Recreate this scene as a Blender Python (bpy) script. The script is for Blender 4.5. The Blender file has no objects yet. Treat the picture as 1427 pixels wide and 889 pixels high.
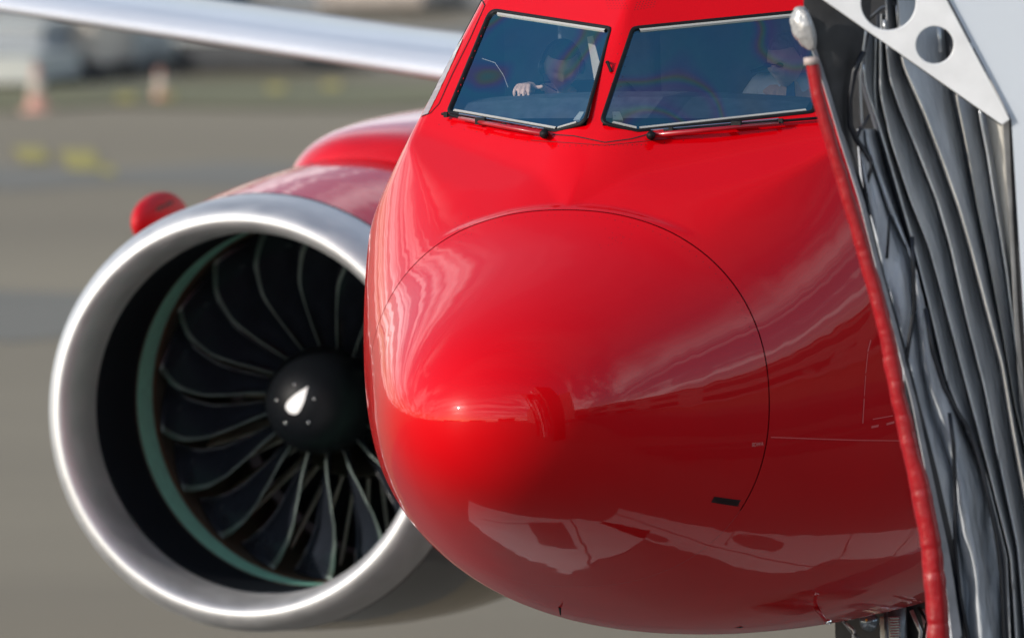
import bpy, bmesh, math, random
import numpy as np
from mathutils import Vector, Matrix, noise
from mathutils.bvhtree import BVHTree

random.seed(4)
PI = math.pi
scene = bpy.context.scene
COL = scene.collection

# ------------------------------------------------------------------ camera
TH, PH, RO = math.radians(20.7), math.radians(4.0), math.radians(1.3)
PXM, DIST = 320.0, 81.0                      # pixels per metre at the nose, distance
_F = np.array([-math.sin(TH)*math.cos(PH), math.cos(TH)*math.cos(PH), -math.sin(PH)])
_R0 = np.array([math.cos(TH), math.sin(TH), 0.0]); _U0 = np.cross(_R0, _F)
_R = math.cos(RO)*_R0 - math.sin(RO)*_U0; _U = math.sin(RO)*_R0 + math.cos(RO)*_U0
FPX = PXM*DIST
_T = np.array([0, 1.22, 2.6]) - _R*(790-713.5)/PXM + _U*(586-444.5)/PXM
_C = _T - _F*DIST
cd = bpy.data.cameras.new('camera'); cam = bpy.data.objects.new('camera', cd); COL.objects.link(cam)
cam.matrix_world = Matrix(((_R[0], _U[0], -_F[0], _C[0]), (_R[1], _U[1], -_F[1], _C[1]), (_R[2], _U[2], -_F[2], _C[2]), (0, 0, 0, 1)))
cd.sensor_width = 36.0; cd.lens = FPX/1427*36.0
cd.clip_start = 1.0; cd.clip_end = 6000.0
cd.dof.use_dof = True; cd.dof.focus_distance = 82.0; cd.dof.aperture_fstop = 3.1
scene.camera = cam

# ------------------------------------------------------------------ sky, sun, exposure
SUN_EL, SUN_AZ = math.radians(21.0), math.radians(-36.0)      # azimuth from -Y towards +X
sdir = Vector((math.sin(SUN_AZ)*math.cos(SUN_EL), -math.cos(SUN_AZ)*math.cos(SUN_EL), math.sin(SUN_EL)))
w = bpy.data.worlds.new('World'); scene.world = w; w.use_nodes = True
nt = w.node_tree; nt.nodes.clear()
def N(t, kind, **kw):
    n = t.nodes.new(kind)
    for k, v in kw.items(): setattr(n, k, v)
    return n
out = N(nt, 'ShaderNodeOutputWorld'); bg = N(nt, 'ShaderNodeBackground')
sky = N(nt, 'ShaderNodeTexSky', sky_type='NISHITA', sun_disc=False)
sky.sun_elevation = SUN_EL; sky.sun_rotation = math.atan2(sdir.x, sdir.y)
sky.air_density = 1.2; sky.dust_density = 0.9; sky.ozone_density = 2.6
bg.inputs['Strength'].default_value = 0.15
# streaky high cloud laid on a flat layer: direction divided by its height
geo = N(nt, 'ShaderNodeTexCoord'); sep = N(nt, 'ShaderNodeSeparateXYZ')
nt.links.new(geo.outputs['Generated'], sep.inputs[0])
def M2(t, op, a, b=None, c=None):
    n = N(t, 'ShaderNodeMath', operation=op)
    for i, v in enumerate((a, b, c)):
        if v is None: continue
        if isinstance(v, (int, float)): n.inputs[i].default_value = v
        else: t.links.new(v, n.inputs[i])
    return n.outputs[0]
zz = M2(nt, 'ADD', M2(nt, 'MAXIMUM', sep.outputs[2], 0.0), 0.10)
cx = M2(nt, 'DIVIDE', sep.outputs[0], zz); cy = M2(nt, 'DIVIDE', sep.outputs[1], zz)
cmb = N(nt, 'ShaderNodeCombineXYZ'); nt.links.new(cx, cmb.inputs[0]); nt.links.new(cy, cmb.inputs[1])
mp = N(nt, 'ShaderNodeMapping'); nt.links.new(cmb.outputs[0], mp.inputs[0])
mp.inputs['Rotation'].default_value = (0, 0, 0.55); mp.inputs['Scale'].default_value = (0.30, 1.5, 1)
mp.inputs['Location'].default_value = (3.1, 1.7, 0)
cn = N(nt, 'ShaderNodeTexNoise'); nt.links.new(mp.outputs[0], cn.inputs['Vector'])
cn.inputs['Scale'].default_value = 1.5; cn.inputs['Detail'].default_value = 9; cn.inputs['Roughness'].default_value = 0.62
cn.inputs['Distortion'].default_value = 0.8
cr = N(nt, 'ShaderNodeValToRGB'); nt.links.new(cn.outputs['Fac'], cr.inputs[0])
cr.color_ramp.elements[0].position = 0.45; cr.color_ramp.elements[1].position = 0.60
mx = N(nt, 'ShaderNodeMix', data_type='RGBA')
hi = N(nt, 'ShaderNodeMapRange'); hi.inputs['From Min'].default_value = 0.38; hi.inputs['From Max'].default_value = 0.66; hi.inputs['To Min'].default_value = 0.9; hi.inputs['To Max'].default_value = 0.05
nt.links.new(sep.outputs[2], hi.inputs['Value'])
nt.links.new(M2(nt, 'MULTIPLY', cr.outputs[0], hi.outputs[0]), mx.inputs['Factor'])
nt.links.new(sky.outputs[0], mx.inputs[6])
sd_ = N(nt, 'ShaderNodeVectorMath', operation='DOT_PRODUCT'); nt.links.new(geo.outputs['Generated'], sd_.inputs[0]); sd_.inputs[1].default_value = tuple(sdir)
halo = M2(nt, 'MULTIPLY_ADD', M2(nt, 'POWER', M2(nt, 'MAXIMUM', sd_.outputs['Value'], 0.0), 90.0), 3.0, 1.0)
hs = N(nt, 'ShaderNodeMix', data_type='RGBA'); hs.inputs['Factor'].default_value = 0.6
nt.links.new(sky.outputs[0], hs.inputs[6]); hs.inputs[7].default_value = (19.0, 19.0, 19.3, 1)
hv_ = N(nt, 'ShaderNodeVectorMath', operation='SCALE'); nt.links.new(hs.outputs[2], hv_.inputs[0]); nt.links.new(halo, hv_.inputs['Scale'])
nt.links.new(hv_.outputs[0], mx.inputs[7])
nt.links.new(mx.outputs[2], bg.inputs[0]); nt.links.new(bg.outputs[0], out.inputs[0])
sl = bpy.data.lights.new('sun', 'SUN'); sl.energy = 3.0; sl.angle = math.radians(0.55); sl.color = (1.0, 0.93, 0.84)
so = bpy.data.objects.new('sun', sl); COL.objects.link(so)
so.rotation_euler = sdir.to_track_quat('Z', 'Y').to_euler(); so.location = sdir*60
scene.view_settings.view_transform = 'Standard'; scene.view_settings.look = 'None'
scene.view_settings.exposure = 0.10; scene.view_settings.gamma = 1.0
scene.cycles.use_denoising = True
scene.cycles.max_bounces = 8; scene.cycles.transparent_max_bounces = 12

# ------------------------------------------------------------------ helpers: pixels (of the 1427 px photo) to places
def proj(P):
    d = np.asarray(P, float)-_C; z = d@_F
    return 713.5+FPX*(d@_R)/z, 444.5-FPX*(d@_U)/z
def rayd(x, y):
    d = _F+_R*(x-713.5)/FPX-_U*(y-444.5)/FPX
    return d/np.linalg.norm(d)
def at_plane(px, py, n, d):                   # where the sight line meets the plane n.p = d
    n = np.asarray(n, float); r = rayd(px, py)
    return _C+r*((d-n@_C)/(n@r))
def on_ground(px, py, z=0.0): return at_plane(px, py, (0, 0, 1), z)
def on_y(px, py, y): return at_plane(px, py, (0, 1, 0), y)
VN = np.array([-math.sin(TH), math.cos(TH), 0.0])
BACK = -2.6
def bp(px, py, dep): return at_plane(px, py, VN, dep+BACK)

# ------------------------------------------------------------------ materials
def mat(name, col, rough=0.5, metal=0.0, coat=0.0, var=0.0, vscale=6.0, bump=0.0, bscale=30.0, spec=0.5, stretch=None, coat_rough=0.03, col2=None, detail=5):
    m = bpy.data.materials.new(name); m.use_nodes = True; t = m.node_tree
    b = t.nodes['Principled BSDF']
    b.inputs['Base Color'].default_value = (*col, 1); b.inputs['Roughness'].default_value = rough
    b.inputs['Metallic'].default_value = metal; b.inputs['Coat Weight'].default_value = coat
    b.inputs['Coat Roughness'].default_value = coat_rough; b.inputs['Specular IOR Level'].default_value = spec
    tc = N(t, 'ShaderNodeTexCoord'); v = tc.outputs['Object']
    if stretch:
        mpp = N(t, 'ShaderNodeMapping'); mpp.inputs['Scale'].default_value = stretch
        t.links.new(v, mpp.inputs[0]); v = mpp.outputs[0]
    if var > 0 or col2:
        n = N(t, 'ShaderNodeTexNoise'); n.inputs['Scale'].default_value = vscale; n.inputs['Detail'].default_value = detail
        t.links.new(v, n.inputs['Vector'])
        r = N(t, 'ShaderNodeValToRGB'); t.links.new(n.outputs['Fac'], r.inputs[0])
        r.color_ramp.elements[0].position = 0.3; r.color_ramp.elements[1].position = 0.7
        c2 = col2 or tuple(min(1, c*(1+var)) for c in col); c1 = col if col2 else tuple(c*(1-var) for c in col)
        r.color_ramp.elements[0].color = (*c1, 1); r.color_ramp.elements[1].color = (*c2, 1)
        t.links.new(r.outputs[0], b.inputs['Base Color'])
        if not coat:
            t.links.new(M2(t, 'MULTIPLY_ADD', n.outputs['Fac'], 0.3*rough, rough*0.85), b.inputs['Roughness'])
    if bump > 0:
        n2 = N(t, 'ShaderNodeTexNoise'); n2.inputs['Scale'].default_value = bscale; n2.inputs['Detail'].default_value = 4
        t.links.new(v, n2.inputs['Vector'])
        bu = N(t, 'ShaderNodeBump'); bu.inputs['Strength'].default_value = 1.0; bu.inputs['Distance'].default_value = bump
        t.links.new(n2.outputs['Fac'], bu.inputs['Height']); t.links.new(bu.outputs[0], b.inputs['Normal'])
        if coat: t.links.new(bu.outputs[0], b.inputs['Coat Normal'])
    return m
RED = (0.58, 0.0001, 0.0028)
def paint_material(name, two=None):
    """glossy aircraft paint; slight panel waviness; dark primer on the inside faces"""
    m = bpy.data.materials.new(name); m.use_nodes = True; t = m.node_tree
    b = t.nodes['Principled BSDF']; o = t.nodes['Material Output']
    b.inputs['Roughness'].default_value = 0.34; b.inputs['Coat Weight'].default_value = 0.62
    b.inputs['Coat Roughness'].default_value = 0.025; b.inputs['Coat IOR'].default_value = 1.55
    b.inputs['Specular IOR Level'].default_value = 0.03
    tc = N(t, 'ShaderNodeTexCoord')
    sp = N(t, 'ShaderNodeSeparateXYZ'); t.links.new(tc.outputs['Object'], sp.inputs[0])
    n = N(t, 'ShaderNodeTexNoise'); n.inputs['Scale'].default_value = 2.2; n.inputs['Detail'].default_value = 6
    t.links.new(tc.outputs['Object'], n.inputs['Vector'])
    r = N(t, 'ShaderNodeValToRGB'); t.links.new(n.outputs['Fac'], r.inputs[0])
    r.color_ramp.elements[0].color = (RED[0]*0.93, RED[1], RED[2], 1); r.color_ramp.elements[1].color = (RED[0]*1.05, RED[1]*1.4, RED[2]*1.3, 1)
    colr = r.outputs[0]
    if two:
        axis, lim, wdt, c2, sign = two
        f = M2(t, 'MULTIPLY_ADD', sp.outputs[axis], sign/wdt, 0.5-sign*lim/wdt); f.node.use_clamp = True
        mm = N(t, 'ShaderNodeMix', data_type='RGBA'); t.links.new(f, mm.inputs['Factor'])
        t.links.new(colr, mm.inputs[6]); mm.inputs[7].default_value = (*c2, 1); colr = mm.outputs[2]
    t.links.new(colr, b.inputs['Base Color'])
    n2 = N(t, 'ShaderNodeTexNoise'); n2.inputs['Scale'].default_value = 3.0; n2.inputs['Detail'].default_value = 2
    t.links.new(tc.outputs['Object'], n2.inputs['Vector'])
    bu = N(t, 'ShaderNodeBump'); bu.inputs['Distance'].default_value = 0.0032
    t.links.new(n2.outputs['Fac'], bu.inputs['Height'])
    t.links.new(bu.outputs[0], b.inputs['Coat Normal'])
    n3 = N(t, 'ShaderNodeTexNoise'); n3.inputs['Scale'].default_value = 9; n3.inputs['Detail'].default_value = 8; t.links.new(tc.outputs['Object'], n3.inputs['Vector'])
    t.links.new(M2(t, 'MULTIPLY', M2(t, 'POWER', n3.outputs['Fac'], 3.0), 0.22), b.inputs['Coat Roughness'])
    g = N(t, 'ShaderNodeNewGeometry'); d = N(t, 'ShaderNodeBsdfDiffuse'); d.inputs[0].default_value = (0.22, 0.235, 0.25, 1)
    ms = N(t, 'ShaderNodeMixShader'); t.links.new(g.outputs['Backfacing'], ms.inputs[0])
    t.links.new(b.outputs[0], ms.inputs[1]); t.links.new(d.outputs[0], ms.inputs[2]); t.links.new(ms.outputs[0], o.inputs[0])
    return m
M = {}
M['paint'] = paint_material('red_paint', (1, 8.6, 0.02, (0.72, 0.73, 0.74), 1))
M['radome'] = paint_material('red_radome_paint')
M['cowl'] = paint_material('cowl_paint', (2, 1.55, 0.02, (0.13, 0.13, 0.125), -1))
M['red'] = mat('red_part', RED, 0.3, coat=0.8, var=0.08)
M['dark_red'] = mat('dark_red_arm', (0.35, 0.004, 0.01), 0.35, coat=0.5, var=0.1)
M['seam'] = mat('dark_sealant', (0.035, 0.004, 0.006), 0.7)
M['black'] = mat('black_rubber', (0.008, 0.008, 0.009), 0.55, var=0.3, vscale=20, spec=.2)
M['silver'] = mat('polished_metal', (0.86, 0.86, 0.87), 0.16, metal=1.0, var=0.04, vscale=14)
def lip_material():
    m = mat('brushed_lip', (0.66, 0.655, 0.65), 0.62, metal=1.0, var=0.05, vscale=9, bump=0.0006, bscale=5, stretch=(1, 1, 1))
    b = m.node_tree.nodes['Principled BSDF']; b.inputs['Anisotropic'].default_value = 0.0
    return m
M['lip'] = lip_material()
M['liner'] = mat('dark_acoustic_liner', (0.006, 0.009, 0.013), 0.75, var=0.25, vscale=14, spec=0.15)
M['green'] = mat('green_abradable', (0.24, 0.58, 0.46), 0.6, var=0.18, vscale=18, stretch=(1, 4, 1), bump=0.001, bscale=60)
M['case'] = mat('fan_case', (0.075, 0.068, 0.052), 0.5, var=0.3, vscale=20)
M['rust'] = mat('brown_sealant', (0.14, 0.075, 0.035), 0.7, var=0.3, vscale=30)
M['blade'] = mat('carbon_blade', (0.016, 0.019, 0.026), 0.26, var=0.3, vscale=5, spec=0.4)
M['edge'] = mat('titanium_edge', (0.15, 0.185, 0.17), 0.42, metal=0.5, var=0.2, vscale=12)
M['vane'] = mat('guide_vane', (0.70, 0.66, 0.58), 0.35, metal=0.3, var=0.15, vscale=10)
M['spinner'] = mat('spinner_black', (0.004, 0.005, 0.007), 0.5, var=0.15, vscale=4, spec=0.2)
M['strip'] = mat('pale_strip', (0.38, 0.37, 0.345), 0.25, var=0.06, coat=.3)
M['white'] = mat('white_mark', (0.82, 0.82, 0.82), 0.4, var=0.02)
M['wing'] = mat('wing_paint', (0.50, 0.525, 0.58), 0.55, var=0.04, vscale=2, coat=0.3)
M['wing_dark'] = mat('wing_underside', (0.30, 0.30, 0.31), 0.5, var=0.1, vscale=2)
M['interior'] = mat('cockpit_grey', (0.20, 0.22, 0.24), 0.7, var=0.2, vscale=8)
M['glare'] = mat('glareshield_black', (0.06, 0.075, 0.09), 0.8, var=0.3, vscale=20, bump=0.001, bscale=200)
M['cream'] = mat('cream_trim', (0.62, 0.55, 0.44), 0.6, var=0.08, vscale=8)
M['skin'] = mat('skin', (0.82, 0.54, 0.42), 0.5, var=0.08, vscale=25)
M['hair'] = mat('dark_hair', (0.03, 0.022, 0.016), 0.6, var=0.4, vscale=60, bump=0.003, bscale=120, stretch=(1, 1, .2))
M['grey_hair'] = mat('grey_hair', (0.20, 0.19, 0.18), 0.6, var=0.3, vscale=60, bump=0.003, bscale=120, stretch=(1, 1, .2))
M['shirt'] = mat('white_shirt', (0.80, 0.82, 0.85), 0.7, var=0.05, bump=0.004, bscale=16)
M['jersey'] = mat('dark_jersey', (0.02, 0.022, 0.03), 0.8, var=0.2, bump=0.004, bscale=16)
M['tie'] = mat('blue_tie', (0.03, 0.08, 0.22), 0.5, var=0.2, vscale=60)
M['asphalt'] = None
M['vinyl'] = mat('red_vinyl', (0.31, 0.002, 0.006), 0.36, var=0.10, vscale=10, bump=0.004, bscale=22, coat=0.25, coat_rough=0.2)
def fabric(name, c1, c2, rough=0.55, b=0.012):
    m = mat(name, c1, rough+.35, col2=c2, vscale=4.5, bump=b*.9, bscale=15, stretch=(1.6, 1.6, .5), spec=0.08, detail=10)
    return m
M['fab'] = fabric('bellows_fabric', (0.46, 0.475, 0.49), (0.74, 0.75, 0.76), 0.5)
M['fab2'] = fabric('bellows_fabric_dark', (0.27, 0.295, 0.33), (0.46, 0.485, 0.52), 0.5)
M['fab3'] = fabric('bellows_fabric_brownish', (0.44, 0.42, 0.38), (0.64, 0.61, 0.56), 0.5)
M['fold_shade'] = fabric('bellows_fabric_shadowy', (0.045, 0.05, 0.06), (0.12, 0.125, 0.14), 0.5)  # dark fabric copy, paints the shade between pleats into the fold returns
M['drape'] = fabric('loose_fabric', (0.46, 0.49, 0.53), (0.68, 0.70, 0.73), 0.5, 0.02)
M['darkpanel'] = mat('dark_rubber_sheet', (0.040, 0.040, 0.042), 0.5, var=0.35, vscale=7, bump=0.002, bscale=30)
M['rod'] = mat('aluminium_rod', (0.60, 0.62, 0.64), 0.32, metal=0.7, var=0.1, vscale=20)
M['plate'] = mat('white_painted_plate', (0.72, 0.72, 0.725), 0.42, var=0.10, vscale=5, coat=0.15, bump=0.0006, bscale=12)
M['wall'] = mat('pale_cab_wall', (0.56, 0.60, 0.65), 0.5, var=0.03, vscale=1.2)
M['cushion'] = mat('silver_cushion', (0.44, 0.43, 0.42), 0.32, metal=0.35, var=0.08, bump=0.010, bscale=22)
M['navy'] = mat('black_cord', (0.008, 0.010, 0.016), 0.4)
M['gear'] = mat('gear_grey', (0.14, 0.155, 0.17), 0.35, metal=0.4, var=0.4, vscale=25)
M['gear_dark'] = mat('gear_dark', (0.018, 0.021, 0.026), 0.5, var=0.5, vscale=15)
M['tyre'] = mat('tyre', (0.02, 0.02, 0.02), 0.8, var=0.2)
M['lampglass'] = mat('lamp_lens', (0.25, 0.30, 0.34), 0.08, metal=0.6)
M['amber'] = mat('amber', (0.8, 0.35, 0.05), 0.3)
M['belly'] = mat('pale_belly', (0.62, 0.50, 0.38), 0.4, var=0.1)

def ground_material(name, a, b, sc, stretch, bump=0.004):
    m = mat(name, a, 0.8, col2=b, vscale=sc, stretch=stretch, detail=9, bump=bump, bscale=12, spec=0.3)
    return m
M['asphalt'] = ground_material('asphalt', (0.195, 0.155, 0.100), (0.275, 0.225, 0.150), 0.10, (0.35, 1.5, 1))
M['apron_dark'] = ground_material('shade_toned_apron', (0.095, 0.092, 0.085), (0.15, 0.145, 0.13), 0.3, (1, 1, 1))  # tone carries the terminal's shade on darker asphalt; slab joints share it
M['sunlit_concrete'] = ground_material('sun_paled_concrete', (0.56, 0.53, 0.49), (0.66, 0.63, 0.59), 0.9, (1, 1, 1))  # sunlight on the ground put into a paler concrete colour
M['grass'] = ground_material('dry_grass', (0.15, 0.135, 0.07), (0.20, 0.185, 0.09), 0.5, (1, 1, 1))
M['yellow'] = mat('yellow_marking', (0.36, 0.29, 0.06), 0.8, var=0.3, vscale=3)
M['bluebox'] = mat('blue_side', (0.05, 0.13, 0.22), 0.6, var=0.1)
M['beige'] = mat('beige_paint', (0.50, 0.44, 0.37), 0.6, var=0.12, vscale=3)
M['greybox'] = mat('grey_blue_paint', (0.24, 0.26, 0.28), 0.6, var=0.15, vscale=2)
M['pale'] = mat('pale_paint', (0.38, 0.39, 0.37), 0.6, var=0.15, vscale=2)
M['cone'] = mat('cone_red', (0.50, 0.27, 0.22), 0.6, var=0.1)
M['facade'] = mat('facade_panel', (0.26, 0.25, 0.24), 0.6, var=0.1, vscale=1)
M['winglass'] = mat('facade_glass', (0.03, 0.04, 0.05), 0.1)
M['greymetal'] = mat('weathered_steel', (0.22, 0.22, 0.225), 0.45, metal=0.4, var=0.3, vscale=8)

def glass_material():
    """coated cockpit glass: bluish mirror-like coat over a dark tint, faint stress colours in the coat"""
    m = bpy.data.materials.new('cockpit_glass'); m.use_nodes = True; t = m.node_tree; t.nodes.clear()
    o = N(t, 'ShaderNodeOutputMaterial'); tr = N(t, 'ShaderNodeBsdfTransparent'); gl = N(t, 'ShaderNodeBsdfGlossy')
    tr.inputs[0].default_value = (0.93, 0.97, 1.0, 1); gl.inputs['Roughness'].default_value = 0.02
    tc = N(t, 'ShaderNodeTexCoord')
    n = N(t, 'ShaderNodeTexNoise'); n.inputs['Scale'].default_value = 2.9; n.inputs['Detail'].default_value = 0.3
    t.links.new(tc.outputs['Object'], n.inputs['Vector'])
    r = N(t, 'ShaderNodeValToRGB'); t.links.new(n.outputs['Fac'], r.inputs[0])
    e = r.color_ramp.elements; e[0].position = 0.28; e[0].color = (0.55, 0.80, 0.88, 1)
    e[1].position = 0.78; e[1].color = (0.42, 0.75, 0.92, 1)
    for p, c in ((0.40, (0.35, 0.78, 1.0)), (0.52, (0.32, 0.85, 1.0)), (0.57, (0.42, 0.66, 1.0)), (0.60, (0.75, 0.55, 0.85)), (0.62, (0.80, 0.75, 0.55)), (0.64, (0.40, 0.9, 0.70)), (0.67, (0.45, 0.62, 1.0)), (0.70, (0.65, 0.55, 0.95))):
        q = r.color_ramp.elements.new(p); q.color = (*c, 1)
    t.links.new(r.outputs[0], gl.inputs[0])
    lw = N(t, 'ShaderNodeLayerWeight'); lw.inputs[0].default_value = 0.4
    f = M2(t, 'MULTIPLY_ADD', lw.outputs['Fresnel'], 0.5, 0.27)
    f.node.use_clamp = True
    ms = N(t, 'ShaderNodeMixShader'); t.links.new(f, ms.inputs[0]); t.links.new(tr.outputs[0], ms.inputs[1]); t.links.new(gl.outputs[0], ms.inputs[2])
    t.links.new(ms.outputs[0], o.inputs[0])
    return m
M['glass'] = glass_material()

# ------------------------------------------------------------------ mesh helpers
def put(name, me, mats, parent=None, smooth=False):
    if not isinstance(mats, (list, tuple)): mats = [mats]
    for m in mats: me.materials.append(m)
    if smooth:
        for p in me.polygons: p.use_smooth = True
    o = bpy.data.objects.new(name, me); COL.objects.link(o)
    if parent is not None:
        o.parent = parent
        if parent.type == 'EMPTY': o.matrix_parent_inverse = Matrix.Translation(-parent.location)
    return o
def mk(name, V, Fc, mats, parent=None, smooth=False, midx=None):
    me = bpy.data.meshes.new(name); me.from_pydata([tuple(map(float, v)) for v in V], [], [tuple(map(int, f)) for f in Fc])
    if midx is not None: me.polygons.foreach_set('material_index', midx)
    me.update()
    return put(name, me, mats, parent, smooth)
def empty(name, label, cat, loc, group=None):
    o = bpy.data.objects.new(name, None); COL.objects.link(o); o.location = loc; o.empty_display_size = 0.3
    o['label'] = label; o['category'] = cat
    if group: o['group'] = group
    return o
def tag(o, label, cat, group=None):
    o['label'] = label; o['category'] = cat
    if group: o['group'] = group
    return o
def kind(o, k): o['kind'] = k; return o
class MB:
    def __init__(s): s.V = []; s.F = []
    def add(s, V, F):
        b = len(s.V); s.V += [tuple(map(float, v)) for v in V]; s.F += [tuple(b+i for i in f) for f in F]; return s
    def box(s, c, size, rot=None):
        V = []
        for x in (-.5, .5):
            for y in (-.5, .5):
                for z in (-.5, .5):
                    v = Vector((x*size[0], y*size[1], z*size[2]))
                    if rot is not None: v = rot @ v
                    V.append(Vector(c)+v)
        return s.add(V, [(0, 1, 3, 2), (4, 6, 7, 5), (0, 4, 5, 1), (2, 3, 7, 6), (0, 2, 6, 4), (1, 5, 7, 3)])
    def tube(s, pts, rad, n=10, caps=True):
        pts = [Vector(p) for p in pts]; k = len(pts)
        if isinstance(rad, (int, float)): rad = [rad]*k
        V = []; up = None
        for i, p in enumerate(pts):
            t = (pts[min(i+1, k-1)]-pts[max(i-1, 0)]).normalized()
            if up is None: up = t.orthogonal().normalized()
            up = (up-t*up.dot(t)).normalized(); sd = t.cross(up)
            for j in range(n):
                a = 2*PI*j/n; V.append(p+(up*math.cos(a)+sd*math.sin(a))*rad[i])
        F = [(i*n+j, i*n+(j+1) % n, (i+1)*n+(j+1) % n, (i+1)*n+j) for i in range(k-1) for j in range(n)]
        if caps: F += [tuple(range(n-1, -1, -1)), tuple((k-1)*n+j for j in range(n))]
        return s.add(V, F)
    def sphere(s, c, r, n=12, m=8):
        if isinstance(r, (int, float)): r = (r, r, r)
        V = [(c[0], c[1], c[2]+r[2])]
        for i in range(1, m):
            a = PI*i/m
            for j in range(n):
                b = 2*PI*j/n; V.append((c[0]+r[0]*math.sin(a)*math.cos(b), c[1]+r[1]*math.sin(a)*math.sin(b), c[2]+r[2]*math.cos(a)))
        V.append((c[0], c[1], c[2]-r[2])); F = []
        for j in range(n): F.append((0, 1+j, 1+(j+1) % n))
        for i in range(m-2):
            for j in range(n): F.append((1+i*n+j, 1+(i+1)*n+j, 1+(i+1)*n+(j+1) % n, 1+i*n+(j+1) % n))
        L = len(V)-1
        for j in range(n): F.append((L, 1+(m-2)*n+(j+1) % n, 1+(m-2)*n+j))
        return s.add(V, F)
    def strip(s, A, B):
        k = len(A); return s.add(list(A)+list(B), [(i, i+1, k+i+1, k+i) for i in range(k-1)])
    def obj(s, name, m, parent=None, smooth=False): return mk(name, s.V, s.F, m, parent, smooth)
def bevel(o, wdt=0.004, seg=2):
    b = o.modifiers.new('bevel', 'BEVEL'); b.width = wdt; b.segments = seg; b.limit_method = 'ANGLE'
def curve_plate(name, outline, holes, frame, thick, m, parent, bev=0.003):
    """flat plate with holes, filled by a 2D curve then turned into a mesh; frame = (origin, x axis, y axis)"""
    cu = bpy.data.curves.new(name, 'CURVE'); cu.dimensions = '2D'; cu.fill_mode = 'BOTH'; cu.extrude = thick/2; cu.bevel_depth = bev; cu.bevel_resolution = 1
    for loop in [outline]+holes:
        sp = cu.splines.new('POLY'); sp.points.add(len(loop)-1); sp.use_cyclic_u = True
        for i, (x, y) in enumerate(loop): sp.points[i].co = (x, y, 0, 1)
    tmp = bpy.data.objects.new('tmp', cu); COL.objects.link(tmp)
    dg = bpy.context.evaluated_depsgraph_get(); me = bpy.data.meshes.new_from_object(tmp.evaluated_get(dg))
    bpy.data.objects.remove(tmp)
    o_, ax, ay = [Vector(v) for v in frame]; az = ax.cross(ay)
    for v in me.vertices: v.co = o_+ax*v.co.x+ay*v.co.y+az*v.co.z
    me.materials.clear(); me.name = name
    return put(name, me, m, parent)
def interp(xs, pts):      # piecewise smooth interpolation of a polyline given by y knots
    ys = [p[1] for p in pts]; vs = [p[0] for p in pts]
    return pchip(ys, vs, xs) if len(pts) > 2 else np.interp(xs, ys, vs)

# ------------------------------------------------------------------ nose surface
def pchip(xs, ys, x):
    xs = np.array(xs, float); ys = np.array(ys, float); x = np.asarray(x, float)
    h = np.diff(xs); d = np.diff(ys)/h; m = np.zeros(len(xs))
    for i in range(1, len(xs)-1):
        if d[i-1]*d[i] > 0:
            w1 = 2*h[i]+h[i-1]; w2 = h[i]+2*h[i-1]; m[i] = (w1+w2)/(w1/d[i-1]+w2/d[i])
    m[0] = d[0]; m[-1] = d[-1]
    i = np.clip(np.searchsorted(xs, x)-1, 0, len(xs)-2); t = np.clip((x-xs[i])/h[i], 0, 1)
    return (2*t**3-3*t**2+1)*ys[i]+(t**3-2*t**2+t)*h[i]*m[i]+(-2*t**3+3*t**2)*ys[i+1]+(t**3-t**2)*h[i]*m[i+1]
ZT = 2.68
YS = [0, .08, .25, .55, .9, 1.25, 1.7, 2.2, 2.7, 3.3, 4, 5, 6.2]
WW = [0, .245, .425, .61, .78, .93, 1.12, 1.32, 1.49, 1.64, 1.76, 1.86, 1.88]
TOP = [0, .205, .355, .515, .665, .815, 1.20, 1.84, 2.16, 2.41, 2.61, 2.77, 2.84]
BOT = [0, .225, .38, .54, .68, .81, .95, 1.08, 1.15, 1.19, 1.21, 1.21, 1.19]
ZM = [0, 0, 0, 0, 0, .02, .07, .15, .26, .42, .60, .77, .84]
_UG = np.arange(0, 5.2, .005); _KS = np.exp(-.5*(np.arange(-60, 61)*.005/.085)**2); _KS /= _KS.sum()
def _smooth(v, odd):     # rounds the knots off in sqrt(y), keeping the tip a smooth pole
    ext = np.concatenate([(-v if odd else v)[60:0:-1], v, np.full(60, v[-1])]); return np.convolve(ext, _KS, 'valid')
_TB = [_smooth(np.sqrt(np.maximum(pchip(YS, np.array(a)**2, _UG**2), 0)), True) for a in (WW, TOP, BOT)]+[_smooth(pchip(YS, ZM, _UG**2), False)]
def prof(y):
    u = np.sqrt(np.maximum(y, 0)); return [np.interp(u, _UG, t) for t in _TB]
def plane3(a, b, c):
    a, b, c = map(np.array, (a, b, c)); n = np.cross(b-a, c-a); n = n/np.linalg.norm(n)
    if n[2] < 0: n = -n
    return n, n@a
WPT = {'botin': (.192, 1.635, 3.831), 'botout': (.879, 2.138, 3.879), 'topin': (.047, 2.049, 4.267), 'topout': (.788, 2.471, 4.34), 'inn': (.052, 1.715, 3.871)}
_q = np.array([WPT[k] for k in ('botin', 'botout', 'topin', 'topout')]); _m = _q.mean(0)
WN = np.linalg.svd(_q-_m)[2][2]; WN = WN if WN[2] > 0 else -WN; WD = WN@_m
PL = [(WN, WD), (np.array([.20665, -.49462, .84418]), 2.374), plane3((1.065, 2.3, 3.85), (1.42, 3.5, 3.87), (.885, 2.72, 4.40))]
def smin(a, b, k):
    h = np.clip(.5+.5*(b-a)/k, 0, 1); return b*(1-h)+a*h-k*h*(1-h)
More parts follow.
